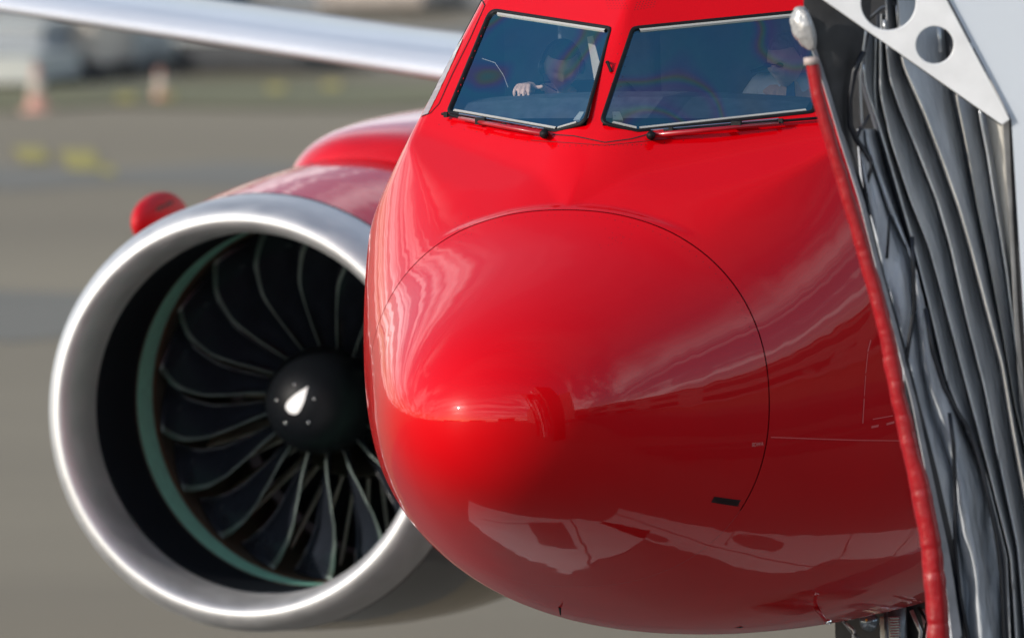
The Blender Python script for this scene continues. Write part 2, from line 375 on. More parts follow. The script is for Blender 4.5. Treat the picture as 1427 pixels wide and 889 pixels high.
def surf(y, al):
    wd, tp, bt, zm = prof(y); up = tp-zm; dn = bt+zm
    sx = np.sin(al); cz = np.cos(al)
    a = 2.0+.22*np.clip(y/1.3, 0, 1)*(1-.5*np.clip((y-2)/3, 0, 1))
    hz = np.where(cz > 0, up, dn)
    r = 1/(np.abs(sx/np.maximum(wd, 1e-6))**a+np.abs(cz/np.maximum(hz, 1e-6))**a+1e-30)**(1/a)
    O = np.stack([0*y, y, ZT+zm], -1); D = np.stack([r*sx, 0*y, r*cz], -1)
    t = np.ones_like(y); fade = np.clip((6.6-y)/1.6, 0, 1); R_ = np.maximum(r, .05)
    def tpl(pl, s):
        n, d = pl; nn = np.array([n[0]*s, n[1], n[2]])
        den = D@nn; num = d-O@nn
        return np.clip(np.where(den > 1e-4, num/np.maximum(den, 1e-4), 9), .2, 9)
    hood = smin(tpl(PL[1], 1), tpl(PL[1], -1), .16/R_)+.012/R_+np.clip(1.30-y, 0, 2)*1.2
    wind = smin(tpl(PL[0], 1), tpl(PL[0], -1), .012/R_)
    fr = -smin(-wind, -hood, .014/R_)
    kb_ = np.interp(y, [1.2, 1.5, 1.75, 2.0], [.07, .05, .03, .010]); t = smin(t, fr+np.clip(y-4, 0, 9)*3, kb_/R_)
    for s in (1, -1):
        t = smin(t, tpl(PL[2], s)+(1-fade), .035/R_)
    return O+D*t[..., None]
SEAM = 1.243
AL = np.linspace(0, 2*PI, 561)[:-1]
def skin(ys):
    Y, A = np.meshgrid(ys, AL, indexing='ij'); return surf(Y, A)
def grid_faces(nr, nc, off=0):
    i, j = np.meshgrid(np.arange(nr-1), np.arange(nc), indexing='ij'); j2 = (j+1) % nc
    return np.stack([i*nc+j, i*nc+j2, (i+1)*nc+j2, (i+1)*nc+j], -1).reshape(-1, 4)+off

# --- airliner root
plane_root = empty('airliner', 'red nosed passenger jet filling the middle of the frame, silver rimmed engine at its side', 'airplane', (0, 0, 0))
# radome
ysr = np.concatenate([np.linspace(0.02, 1, 110)**2*(SEAM-.0005)])
Pr = skin(ysr); nc = len(AL)
Vr = [(0, 0, ZT)]+[tuple(v) for v in Pr.reshape(-1, 3)]
Fr = [(0, 1+(j+1) % nc, 1+j) for j in range(nc)]+[tuple(f) for f in (grid_faces(len(ysr), nc)+1)]
# inward return at the seam
last = Pr[-1]; cen = np.array([0, SEAM-.02, ZT]); ret = cen+(last-cen)*0.985; ret[:, 1] = SEAM-.0010
l0 = len(Vr); Vr += [tuple(v) for v in last]; b0 = len(Vr); Vr += [tuple(v) for v in ret]
Fr += [(l0+j, l0+(j+1) % nc, b0+(j+1) % nc, b0+j)[::-1] for j in range(nc)]
radome = mk('radome', Vr, Fr, M['radome'], plane_root, True)
# fuselage
ysf = np.concatenate([np.arange(SEAM+.0005, 1.5, .02), np.arange(1.5, 2.62, .008), np.arange(2.62, 4, .03), np.arange(4, 6.6, .1), [7, 8, 8.59, 8.61, 10, 14, 20, 24]])
Pf = skin(ysf)
# window holes
e1 = np.array(WPT['botout'])-np.array(WPT['botin']); e1 = e1/np.linalg.norm(e1); e1 = e1-WN*(e1@WN); e1 /= np.linalg.norm(e1); e2 = np.cross(WN, e1)
if e2[2] < 0: e2 = -e2
W0 = np.array(WPT['botin'])-WN*(np.array(WPT['botin'])@WN-WD)
_PX = {'botin': ((770, 185), (885, 184)), 'inn': ((823, 176), (849, 168)), 'topin': ((856, 38), (884, 38)), 'botout': ((622, 158), None), 'topout': ((683, 12), None)}
for k_, (l_, r_) in _PX.items():
    n_l = WN*np.array([-1, 1, 1]); p_ = at_plane(*l_, n_l, WD)*np.array([-1, 1, 1])
    if r_: p_ = (p_+at_plane(*r_, WN, WD))/2
    WPT[k_] = tuple(p_)
def w2(p): q = np.asarray(p)-W0; return np.array([q@e1, q@e2])
def w3(q, h=0.0, s=1):
    p = W0+e1*q[0]+e2*q[1]+WN*h; return (p[0]*s, p[1], p[2])
poly = [w2(WPT[k]) for k in ('inn', 'botin', 'botout', 'topout', 'topin')]      # anticlockwise in (e1, e2)
def area(pl): return sum(pl[i][0]*pl[(i+1) % len(pl)][1]-pl[(i+1) % len(pl)][0]*pl[i][1] for i in range(len(pl)))
if area(poly) < 0: poly = poly[::-1]
def inset(pl, d):
    n = len(pl); outp = []
    for i in range(n):
        p0, p1, p2 = pl[i-1], pl[i], pl[(i+1) % n]
        a = (p1-p0)/np.linalg.norm(p1-p0); b = (p2-p1)/np.linalg.norm(p2-p1)
        na = np.array([-a[1], a[0]]); nb = np.array([-b[1], b[0]])
        A = np.array([na, nb]); outp.append(np.linalg.solve(A, [na@p1+d, nb@p1+d]))
    return outp
RAD = {i: .035 for i in range(5)}
def rounded(pl, d, rad=.045, per=7, side=10):
    """inset the polygon by d and round its corners; every loop has the same vertex layout"""
    q = inset(pl, d); n = len(q); res = []; tagc = []
    rr = max(rad-d*.6, .012)
    arcs = []
    for i in range(n):
        p0, p1, p2 = q[i-1], q[i], q[(i+1) % n]
        a = (p0-p1)/np.linalg.norm(p0-p1); b = (p2-p1)/np.linalg.norm(p2-p1)
        ang = math.acos(max(-1, min(1, a@b))); L = min(rr/math.tan(ang/2), .4*min(np.linalg.norm(p0-p1), np.linalg.norm(p2-p1)))
        s, e = p1+a*L, p1+b*L; arcs.append([(1-t)**2*s+2*t*(1-t)*p1+t*t*e for t in np.linspace(0, 1, per)])
    for i in range(n):
        res += arcs[i]; tagc += [None]*per
        s, e = arcs[i][-1], arcs[(i+1) % n][0]
        for t in np.linspace(0, 1, side+2)[1:-1]: res.append(s+(e-s)*t); tagc.append(i)
    return res, tagc
def inside(pl, pts):
    ok = np.ones(len(pts), bool)
    for i in range(len(pl)):
        a, b = pl[i], pl[(i+1) % len(pl)]; ok &= ((b[0]-a[0])*(pts[:, 1]-a[1])-(b[1]-a[1])*(pts[:, 0]-a[0])) > 0
    return ok
Ff = grid_faces(len(ysf), nc); Vf = Pf.reshape(-1, 3); Cf = Vf[Ff].mean(1)
keep = np.ones(len(Ff), bool); hole = inset(poly, .011)
for s in (1, -1):
    c = Cf*np.array([s, 1, 1]); c0 = c-W0; uv = np.stack([c0@e1, c0@e2], 1); h = c@WN-WD
    keep &= ~(inside(hole, uv) & (np.abs(h) < .08))
SW = [(2.60, 3.93), (3.42, 3.95), (3.30, 4.30), (2.88, 4.335)]     # (y, z) corners of the side windows
def in_side(c, g=0.0):
    pl = np.array(SW); m = pl.mean(0); pl = m+(pl-m)*(1+g)
    return inside([p for p in pl], c[:, 1:3]) & (np.abs(c[:, 0]) > .6)
side_faces = {s: Ff[in_side(Cf) & (np.sign(Cf[:, 0]) == s)] for s in (-1, 1)}
keep &= ~in_side(Cf)
Ff = Ff[keep]
first = Pf[0]; cen = np.array([0, SEAM+.02, ZT]); ret = cen+(first-cen)*0.985; ret[:, 1] = SEAM+.0010
Vall = [tuple(v) for v in Vf]; Fall = [tuple(f) for f in Ff]; l0 = len(Vall); Vall += [tuple(v) for v in first]; b0 = len(Vall); Vall += [tuple(v) for v in ret]
Fall += [(l0+j, b0+j, b0+(j+1) % nc, l0+(j+1) % nc)[::-1] for j in range(nc)]
Vall.append((0, 30, 4.6)); tl = (len(ysf)-1)*nc
Fall += [(tl+j, tl+(j+1) % nc, len(Vall)-1) for j in range(nc)]
fus = mk('fuselage', Vall, Fall, M['paint'], plane_root, True)
mb = MB(); _al = np.linspace(math.radians(-100), math.radians(122), 240); _Y, _A = np.meshgrid([SEAM-.0028, SEAM+.0028], _al, indexing='ij'); A_ = surf(_Y, _A)
cc = np.array([0, SEAM, ZT]); A_ = cc+(A_-cc)*np.array([1.0008, 1, 1.0008])
mb.V = [tuple(v) for v in A_.reshape(-1, 3)]; mb.F = [(i, i+1, 240+i+1, 240+i) for i in range(239)]
mb.obj('radome_seal', mat('seam_sealant', (.04, .002, .003), 1.0, spec=0.0), fus, True)
# complete (uncut) skin used to find places on the nose
ysb = np.concatenate([ysr, ysf]); Pb = skin(ysb)
BV = BVHTree.FromPolygons([Vector((0, 0, ZT))]+[Vector(v) for v in Pb.reshape(-1, 3)], [(0, 1+(j+1) % nc, 1+j) for j in range(nc)]+[tuple(f) for f in grid_faces(len(ysb), nc)[:, ::-1]+1])
def hit(px, py, off=0.0):
    l, n, i, d = BV.ray_cast(Vector(_C), Vector(rayd(px, py)))
    if l is None: return None, None
    if n.dot(Vector(rayd(px, py))) > 0: n = -n
    return l+n*off, n
def decal(name, pts, wdt, m, parent, off=.0015, sub=8, thick=.001):
    """thin strip lying on the skin along a pixel path; wdt in metres"""
    P = []; pl = [np.array(p, float) for p in pts]
    for a, b in zip(pl[:-1], pl[1:]):
        for t in np.linspace(0, 1, sub, endpoint=False): P.append(a+(b-a)*t)
    P.append(pl[-1]); L = []; Rr = []
    Q = [hit(*p, off) for p in P]; Q = [q for q in Q if q[0] is not None]
    for i, (p, n) in enumerate(Q):
        t = (Q[min(i+1, len(Q)-1)][0]-Q[max(i-1, 0)][0]).normalized(); sd = t.cross(n).normalized()
        L.append(p+sd*wdt/2); Rr.append(p-sd*wdt/2)
    mbb = MB().strip(L, Rr)
    return mbb.obj(name, m, parent)

# --- windshields
for s in (-1, 1):
    outer, tg = rounded(poly, 0.0); n = len(outer)
    def ring(ds, name, m, sel=None, smooth=False):
        V = []; F = []
        loops = [rounded(poly, d)[0] for d, h in ds]
        for (d, h), lp in zip(ds, loops): V += [w3(q, h, s) for q in lp]
        for k in range(len(ds)-1):
            for i in range(n):
                j = (i+1) % n
                if sel and not (tg[i] in sel or tg[j] in sel): continue
                f = (k*n+i, k*n+j, (k+1)*n+j, (k+1)*n+i); F.append(f if s > 0 else f[::-1])
        us = sorted({i for f in F for i in f}); mp_ = {a: b for b, a in enumerate(us)}
        return mk(name, [V[i] for i in us], [tuple(mp_[i] for i in f) for f in F], m, fus, smooth)
    ring([(-.002, -.004), (.000, .005), (.004, .006), (.011, .006), (.015, .002), (.020, -.02)], 'window_gasket', M['black'], smooth=True)
    # bright retainer strips along the upper and the lower edge of the glass
    dirs = []
    for i in range(len(poly)):
        d = poly[(i+1) % len(poly)]-poly[i]; dirs.append(abs(d[0]) > abs(d[1])*1.2)
    for i in range(len(poly)):
        if dirs[i] or np.linalg.norm(poly[(i+1) % len(poly)]-poly[i]) < .2:
            ring([(.0155, -.002), (.017, .004), (.027, .003), (.030, -.006)], 'retainer_strip', M['strip'], sel={i})
    gl = rounded(poly, .018)[0]
    V = [w3(q, -.006, s) for q in gl]; mk('windshield_pane', V, [tuple(range(n)) if s > 0 else tuple(range(n-1, -1, -1))], M['glass'], fus)
    # pale heater terminal block in the inner lower corner
    c = inset(poly, .06); k = [w2(WPT['inn']), w2(WPT['botin'])]
    q = min(c, key=lambda a: np.linalg.norm(a-(k[0]+k[1])/2)); q = (c[[np.linalg.norm(a-k[0]) for a in c].index(min(np.linalg.norm(a-k[0]) for a in c))]+q)/2
    mb = MB(); mb.add([w3((q[0]+dx, q[1]+dy), h, s) for h in (-.012, -.03) for dx, dy in ((-.012, -.01), (.03, -.018), (.026, .03), (-.006, .034))], [(0, 1, 2, 3), (7, 6, 5, 4), (0, 4, 5, 1), (1, 5, 6, 2), (2, 6, 7, 3), (3, 7, 4, 0)])
    mb.obj('terminal_block', M['pale'], fus)

for s in (-1, 1):
    f_ = side_faces[s]; us = np.unique(f_); ix = {int(a): i for i, a in enumerate(us)}
    Vs = Vf[us]*np.array([.994, 1, 1]); mk('side_window_pane', [tuple(v) for v in Vs], [tuple(ix[int(i)] for i in f) for f in f_], M['glass'], fus, True)
    ringp = []
    for k in range(4):
        a, b = np.array(SW[k]), np.array(SW[(k+1) % 4])
        for t in np.linspace(0, 1, 10, endpoint=False):
            y, z = a+(b-a)*t; h_ = BV.ray_cast(Vector((4*s, y, z)), Vector((-s, 0, 0)))[0]
            ringp.append(h_)
    ringp.append(ringp[0]); MB().tube(ringp, .014, 6, False).obj('side_window_gasket', M['black'], fus, True)

# --- side window outline and grey frame on the image-left side
decal('side_window_seam', [(672, 1), (676, 8), (655, 55), (630, 105), (612, 145), (600, 158), (580, 166)], .006, M['black'], fus)
decal('side_window_trim', [(660, 10), (635, 50), (610, 95), (590, 135), (578, 163)], .007, M['silver'], fus)
decal('side_window_trim', [(653, 12), (628, 52), (604, 97), (584, 137), (573, 165)], .016, M['black'], fus)

decal('side_window_frame', [(668, 3), (648, 45), (624, 95), (604, 136), (592, 160)], .05, mat('grey_frame', (.33, .27, .26), .3, coat=.6), fus, .001)
# --- lettering, marks, vents and rows of fasteners on the nose
decal('livery_line', [(1074, 609), (1130, 611), (1190, 613), (1262, 614)], .0045, mat('pale_red_line', (0.75, 0.10, 0.10), 0.4), fus)
for a, b in (((1213, 474), (1209, 490)), ((1209, 492), (1206, 520)), ((1206, 523), (1204, 552)), ((1204, 555), (1202, 590))):
    decal('static_port_marking', [a, b], .006 if a[1] in (474, 555) else .004, mat('pink_mark', (0.75, 0.12, 0.12), 0.4), fus)
for a, b in (((1214, 595), (1224, 593)), ((1235, 591), (1246, 588))): decal('static_port_marking', [a, b], .010, bpy.data.materials['pink_mark'], fus)
decal('static_port_marking', [(1216, 584), (1244, 579)], .004, bpy.data.materials['pink_mark'], fus)
decal('nose_vent', [(993, 695.5), (1011, 698), (1030, 700.5)], .030, M['seam'], radome, .001)
for k in range(5):
    decal('vent_slat', [(994+1*k, 692.5+k*1.9), (1029+.3*k, 697.5+k*1.9)], .0022, M['black'], radome, .003)
# faint registration-like letters beside the seam
def text_on(body, px, py, size, m, parent, name):
    p, n = hit(px, py, .0015); cu = bpy.data.curves.new(name, 'FONT'); cu.body = body; cu.size = size; cu.extrude = .0003; cu.align_x = 'CENTER'; cu.align_y = 'CENTER'
    tmp = bpy.data.objects.new('tmp', cu); COL.objects.link(tmp)
    me = bpy.data.meshes.new_from_object(tmp.evaluated_get(bpy.context.evaluated_depsgraph_get())); bpy.data.objects.remove(tmp)
    ax = Vector((0, 0, 1)).cross(n).normalized(); ay = n.cross(ax)
    for v in me.vertices: v.co = p+ax*v.co.x+ay*v.co.y+n*v.co.z
    me.materials.clear(); me.name = name
    return put(name, me, m, parent)
text_on('BDWA', 1055.5, 619, .024, mat('faint_letters', (0.75, 0.22, 0.2), .5), radome, 'nose_lettering')
rv = MB()
def rivet(px, py, r=.0028, b=None):
    p, n = hit(px, py, .0006)
    if p is None: return
    a = n.orthogonal().normalized(); c = n.cross(a); k = 6
    (b or rv).add([p+(a*math.cos(2*PI*i/k)+c*math.sin(2*PI*i/k))*r for i in range(k)], [tuple(range(k))])
for k in range(60):            # ring of fasteners just ahead of the radome seam
    al = -1.25+k*2.6/60; p = surf(np.array([SEAM-.035]), np.array([al]))[0]; x, y = proj(p); rivet(x, y, .0022)
for k in range(26): rivet(645+random.gauss(0, 9), 322+random.gauss(0, 12), .002)
for k in range(22): rivet(860+random.gauss(0, 12), 330+random.gauss(0, 9), .002)
for i in range(7):
    for j in range(4): rivet(845+i*4.3+j*1.2, 1.5+j*3.6, .0023); rivet(888+i*4.3-j*1.2, 4+j*3.4-i*.7, .0023)
for pth in (((612, 170), (770, 200)), ((770, 200), (843, 199)), ((843, 199), (900, 198)), ((900, 198), (1135, 172))):
    for t in np.linspace(0, 1, 9, endpoint=False): rivet(pth[0][0]+(pth[1][0]-pth[0][0])*t, pth[0][1]+(pth[1][1]-pth[0][1])*t+4, .0026)
for t in np.linspace(0, 1, 9): rivet(879-22*t, 52+110*t, .0022); rivet(866-22*t, 48+110*t, .0022)
kind(rv.obj('fasteners', M['seam'], fus), 'stuff')
decal('cowl_joint', [(770, 188), (800, 190), (843, 199), (880, 194), (905, 187)], .006, M['seam'], fus)
decal('cowl_joint', [(740, 196), (843, 203), (940, 193)], .003, M['seam'], fus)
hk = MB(); pts = [hit(846, 88, .004)[0], hit(849, 92, .03)[0], hit(852, 101, .004)[0]]
hk.tube(pts, .007, 6); hk.obj('post_clip', M['black'], fus)
# belly mast
p, n = hit(1136, 846); p2 = Vector(at_plane(1152, 866, (0, 1, 0), p.y+.02))
MB().tube([p-n*.01, p.lerp(p2, .5), p2], [.012, .010, .008], 8).obj('drain_mast', M['dark_red'], fus, True)
MB().tube([p2, p2+Vector((.018, -.01, 0))], [.011, .012], 8).obj('mast_tip', M['silver'], fus, True)
p, n = hit(780, 846); MB().tube([p, p+Vector((-.004, .02, -.035))], [.007, .003], 6).obj('belly_antenna', M['black'], fus)
p, n = hit(1001, 868); MB().box(p+Vector((0, .3, -.015)), (.05, .16, .05)).obj('belly_beacon_housing', M['gear_dark'], fus)

# --- windshield wipers
def wiper(pivot, armtip, bl0, bl1, sgn):
    def P(q, o):
        h, n = hit(*q); return Vector(at_plane(*q, tuple(n), n.dot(h)+o))
    arm = MB().tube([P(pivot, .025), P(((pivot[0]+armtip[0])/2, (pivot[1]+armtip[1])/2), .04), P(armtip, .034)], [.013, .010, .008], 8).obj('wiper_arm', M['dark_red'], fus, True)
    m_ = MB(); m_.tube([P(pivot, -.01), P(pivot, .045)], .020, 14); m_.sphere(P(pivot, .04), .018)
    m_.obj('wiper_pivot', M['black'], fus, True)
    b_ = MB(); n_ = 8; b_.tube([P((bl0[0]+(bl1[0]-bl0[0])*t, bl0[1]+(bl1[1]-bl0[1])*t), .022) for t in np.linspace(0, 1, n_)], .0065, 6)
    b_.obj('wiper_blade', M['black'], fus, True)
    c_ = MB(); mid = ((bl0[0]*.55+bl1[0]*.45), (bl0[1]*.55+bl1[1]*.45))
    c_.box(P(mid, .035), (.045, .02, .03)); c_.obj('wiper_carrier', M['black'], fus); c_ = MB(); c_.box(P((mid[0]*.5+bl1[0]*.5, mid[1]*.5+bl1[1]*.5), .032), (.02, .015, .022)); c_.obj('wiper_carrier', M['black'], fus); c_ = MB(); c_.box(P((bl0[0]*.9+mid[0]*.1, bl0[1]*.9+mid[1]*.1), .03), (.018, .015, .024))
    c_.obj('wiper_carrier', M['black'], fus)
    r_ = MB().tube([P((pivot[0], pivot[1]-7), .02), P((armtip[0], armtip[1]-6), .03)], .004, 6).obj('wiper_link', M['silver'], fus)
wiper((758, 187), (640, 165), (616, 159), (735, 181), -1)
wiper((907, 189), (1085, 172), (925, 182), (1150, 164), 1)

# --- flight deck
def quad_shell(pts, m, name, parent): return MB().add(pts, [(0, 1, 2, 3)]).obj(name, m, parent)
gs = MB(); nx = 24; rows = []
for (y0, z0, hgt) in ((1.98, 3.90, .02), (2.12, 3.955, .05), (2.26, 3.965, .055), (2.30, 3.93, .05), (2.31, 3.55, .02)):
    rows.append([(x, y0+.10*abs(x), z0+hgt*(1-(x/1.0)**2)-.05) for x in np.linspace(-.80, .80, nx)])
for a, b in zip(rows[:-1], rows[1:]): gs.strip(b, a)
gs.obj('glareshield', M['glare'], fus, True)
cp = MB(); cp.box((0, 3.75, 4.0), (2.4, .05, 2.0)); cp.obj('cockpit_bulkhead', M['interior'], fus)
cp = MB(); cp.box((0, 2.9, 3.15), (2.2, 1.8, .04)); cp.obj('cockpit_floor', M['interior'], fus)
sv = MB(); a = [on_y(818, 52, 2.55), on_y(826, 50, 2.55), on_y(842, 112, 2.50), on_y(828, 112, 2.50)]
sv.add([tuple(p) for p in a]+[tuple(p+np.array([0, .03, 0])) for p in a], [(0, 1, 2, 3), (7, 6, 5, 4), (0, 4, 5, 1), (1, 5, 6, 2), (2, 6, 7, 3), (3, 7, 4, 0)])
sv.obj('centre_post_trim', M['cream'], fus)
for s in (-1, 1):
    st = MB(); st.box((.53*s, 3.28, 3.95), (.46, .12, .75)); st.box((.53*s, 3.06, 3.55), (.48, .5, .12)); o = st.obj('pilot_seat', M['interior'], fus); bevel(o, .03, 3)
p0 = on_y(675, 85, 2.35); p1 = on_y(712, 125, 2.3)
MB().tube([on_y(672, 82, 2.35), on_y(690, 88, 2.33), on_y(702, 106, 2.31), on_y(708, 122, 2.3)], .0022, 5).obj('sun_visor_cord', M['pale'], fus)

# ------------------------------------------------------------------ engine
EC = Vector((-4.83, 0, 1.93))
def lathe(pr, n=128, c=EC):
    V = []; F = []
    for y, r in pr:
        for j in range(n):
            a = 2*PI*j/n; V.append((c.x+r*math.cos(a), y, c.z+r*math.sin(a)))
    k = len(pr)
    for i in range(k-1):
        for j in range(n): F.append((i*n+j, (i+1)*n+j, (i+1)*n+(j+1) % n, i*n+(j+1) % n))
    return V, F
def lathe_obj(name, pr, m, parent, n=128, smooth=True, flip=False):
    V, F = lathe(pr, n)
    if flip: F = [f[::-1] for f in F]
    return mk(name, V, F, m, parent, smooth)
cowl = lathe_obj('engine_cowl', [(9.945, 1.072), (10.12, 1.086), (10.4, 1.112), (10.8, 1.14), (11.3, 1.165), (11.8, 1.175), (12.4, 1.16), (13.0, 1.10), (13.6, 1.0), (14.1, .90), (14.12, .86), (13.0, .95)], M['cowl'], plane_root)
lip_pr = []
for t in np.linspace(-1, 1, 41):
    a = t*PI/2
    if a >= 0: lip_pr.append((9.80-.21*math.cos(a), .962+.100*math.sin(a)))
    else: lip_pr.append((9.80-.21*math.cos(a), .965+.076*math.sin(a)))
lip_pr = [(9.905, .887)]+lip_pr+[(9.87, 1.067), (9.941, 1.071), (9.941, 1.05)]
lathe_obj('inlet_lip', lip_pr, M['lip'], cowl)
lathe_obj('inlet_liner', [(10.45, .897), (10.2, .892), (9.906, .8875)], M['liner'], cowl)
lathe_obj('liner_joint', [(10.465, .8935), (10.455, .8945), (10.45, .897)], M['case'], cowl)
lathe_obj('abradable_ring', [(10.69, .902), (10.47, .900)], M['green'], cowl)
lathe_obj('ring_seal', [(10.715, .898), (10.708, .894), (10.69, .898)], M['rust'], cowl)
lathe_obj('fan_case', [(11.7, .88), (11.2, .905), (10.715, .903)], M['case'], cowl)
dots = MB()
for k in range(230):
    a = 2*PI*k/230
    for yy, rr in ((9.92, .8865),): dots.sphere((EC.x+rr*math.cos(a), yy, EC.z+rr*math.sin(a)), .0032, 5, 4)
kind(dots.obj('liner_rivets', M['silver'], cowl), 'stuff')
# spinner
sp = []
for t in np.linspace(0, 1, 26):
    a = t*PI/2; sp.append((10.68-.34*math.cos(a)**.92, .262*math.sin(a)**.95+.0005))
sp = sp+[(10.70, .264), (10.75, .262)]
spin = lathe_obj('spinner', [(y, max(r, .0008)) for y, r in sp[::-1]], M['spinner'], cowl, 72)
for f in spin.data.polygons: pass
def on_spin(r, ang, off=.0012):
    # position on the spinner at radius r
    ys_, rs_ = zip(*sp); y = float(np.interp(r, rs_, ys_))
    return Vector((EC.x+r*math.cos(ang), y-off, EC.z+r*math.sin(ang)))
def spin_px(px, py, off=.0015):
    y = 10.4
    for _ in range(12):
        q = at_plane(px, py, (0, 1, 0), y); r = math.hypot(q[0]-EC.x, q[2]-EC.z); y = float(np.interp(r, [b for a, b in sp], [a for a, b in sp]))
    return Vector((q[0], y-off, q[2]))
tip = proj(on_spin(.001, 0, 0)); ox, oz = tip[0]-411, tip[1]-565
ax0 = np.array([426.5+ox, 537.5+oz]); ax1 = np.array([404+ox, 569+oz]); dr = (ax1-ax0)/np.linalg.norm(ax1-ax0); pr_ = np.array([-dr[1], dr[0]]); Lm = np.linalg.norm(ax1-ax0)+7
outl = []
for t in np.linspace(0, 1, 22):
    wv = 10.5*max(0, math.sin(PI*min(t*.62+0.0, 1)))**1.1 if t < .8 else 10.5*math.sin(PI*.8*.62)**1.1*math.sqrt(max(0, 1-((t-.8)/.2)**2))
    outl.append((t, wv))
Lp = [spin_px(*(ax0+dr*Lm*t+pr_*wv)) for t, wv in outl]; Rp = [spin_px(*(ax0+dr*Lm*t-pr_*wv)) for t, wv in outl]; Mp = [spin_px(*(ax0+dr*Lm*t)) for t, wv in outl]
mb = MB(); mb.strip(Lp, Mp); mb.strip(Mp, Rp); mb.obj('spinner_mark', M['white'], cowl)
bl = MB()
for px, py in ((407.4, 535.4), (383, 557), (435, 555), (395, 589), (427, 588)):
    q = spin_px(px+ox, py+oz, 0); b_ = MB().sphere(q, .0075, 8, 6); b_.obj('spinner_bolt', M['silver'], cowl, True)
# fan blade
def blade_mesh():
    V = []; F = []; mi = []; nr, ncx = 22, 12
    R0, R1 = .245, .888
    for i in range(nr):
        t = i/(nr-1); r = R0+(R1-R0)*t
        dl = math.radians(np.interp(t, [0, .15, .35, .55, .75, .9, 1], [0, 2.6, 5.2, 6.2, 4.6, 1.8, -.6]))
        yl = float(np.interp(t, [0, .2, .5, .8, 1], [10.70, 10.645, 10.60, 10.63, 10.73]))
        ch = .15+.14*t; stag = math.radians(18+46*t)
        for side in (0, 1):
            for j in range(ncx):
                ew = .018+.15*t**1.8; u = [0, ew*.45, ew][j] if j < 3 else ew+(1-ew)*(j-2)/(ncx-3); cam_ = .030*math.sin(PI*u)*(1-.5*t); th = .0075*(1-t*.45)*math.sqrt(max(0, math.sin(PI*min(1, u*.9+.1))))*(1 if side == 0 else -1)
                if j in (0, ncx-1): th *= .35
                yy = yl+ch*u*math.cos(stag)+(th)*math.sin(stag)-cam_*math.sin(stag)*.6
                ct = -ch*u*math.sin(stag)+th*math.cos(stag)+cam_*math.cos(stag)
                a = dl+ct/r
                V.append((r*math.cos(a), yy, r*math.sin(a)))
    W_ = 2*ncx
    for i in range(nr-1):
        edge_w = 2
        for j in range(ncx-1):
            F.append((i*W_+j, (i+1)*W_+j, (i+1)*W_+j+1, i*W_+j+1)); mi.append(1 if j < edge_w else 0)
            F.append((i*W_+ncx+j, i*W_+ncx+j+1, (i+1)*W_+ncx+j+1, (i+1)*W_+ncx+j)); mi.append(1 if j < edge_w else 0)
        F.append((i*W_, i*W_+ncx, (i+1)*W_+ncx, (i+1)*W_)); mi.append(1)
        F.append((i*W_+ncx-1, (i+1)*W_+ncx-1, (i+1)*W_+W_-1, i*W_+W_-1)); mi.append(0)
    t0 = (nr-1)*W_; F.append(tuple(t0+j for j in range(ncx))+tuple(t0+ncx+j for j in range(ncx-1, -1, -1))); mi.append(0)
    me = bpy.data.meshes.new('fan_blade'); me.from_pydata(V, [], F); me.polygons.foreach_set('material_index', mi); me.update()
    for p in me.polygons: p.use_smooth = True
    me.materials.append(M['blade']); me.materials.append(M['edge'])
    return me
bm_ = blade_mesh()
for k in range(18):
    o = bpy.data.objects.new('fan_blade', bm_); COL.objects.link(o); o.parent = cowl; o.location = EC
    o.rotation_euler = (0, -math.radians(111.5+20*k), 0)
# outlet guide vanes and core inlet behind the fan
vm = MB(); nrr = 8
for i in range(nrr):
    pass
Vv = []; Fv = []
for i in range(nrr):
    r = .40+.47*i/(nrr-1)
    for j, (dy, da) in enumerate(((0, .10), (.09, .02), (.18, -.02))):
        for th in (-.004, .004): Vv.append((r*math.cos(da/r*.5+th/r), 11.22+dy, r*math.sin(da/r*.5+th/r)))
for i in range(nrr-1):
    for j in range(2):
        a = i*6+j*2; b = (i+1)*6+j*2; Fv += [(a, b, b+2, a+2), (a+1, a+3, b+3, b+1)]
    a = i*6; b = (i+1)*6; Fv += [(a, a+1, b+1, b)]
vme = bpy.data.meshes.new('guide_vane'); vme.from_pydata(Vv, [], Fv); vme.materials.append(M['vane'])
for k in range(40):
    o = bpy.data.objects.new('guide_vane', vme); COL.objects.link(o); o.parent = cowl; o.location = EC; o.rotation_euler = (0, math.radians(9*k+3), 0)
lathe_obj('core_inlet', [(12.2, .30), (11.3, .36), (11.12, .405), (11.1, .41), (11.12, .415), (11.6, .46), (12.2, .5)], M['case'], cowl, 64)
lathe_obj('hub', [(12.0, .25), (10.75, .255)], M['blade'], cowl, 48, flip=False)
V, F = lathe([(11.9, .9), (11.9, .01)], 48); mk('inner_bulkhead', V, F, M['blade'], cowl)
# cowl joints, brown grey patch, rust mark
def ringdecal(name, a0, a1, y0, y1, m, wdt=.006, n=16):
    prs = [(9.945, 1.072), (10.12, 1.086), (10.4, 1.112), (10.8, 1.14), (11.3, 1.165), (11.8, 1.175), (12.4, 1.16), (13.0, 1.10), (13.6, 1.0), (14.1, .90)]
    L = []; Rr = []
    for t in np.linspace(0, 1, n):
        a = math.radians(a0+(a1-a0)*t); y = y0+(y1-y0)*t; r = float(np.interp(y, [p[0] for p in prs], [p[1] for p in prs]))+.003
        if abs(a1-a0) > 4*abs(y1-y0)*10: d = [(0, wdt/2), (0, -wdt/2)]
        else: d = [(wdt/2/r, 0), (-wdt/2/r, 0)]
        for (da, dy), lst in zip(d, (L, Rr)): lst.append((EC.x+r*math.cos(a+da), y+dy, EC.z+r*math.sin(a+da)))
    MB().strip(L, Rr).obj(name, m, cowl)
lathe_obj('lip_joint', [(9.938, 1.0735), (9.948, 1.0745)], M['seam'], cowl)
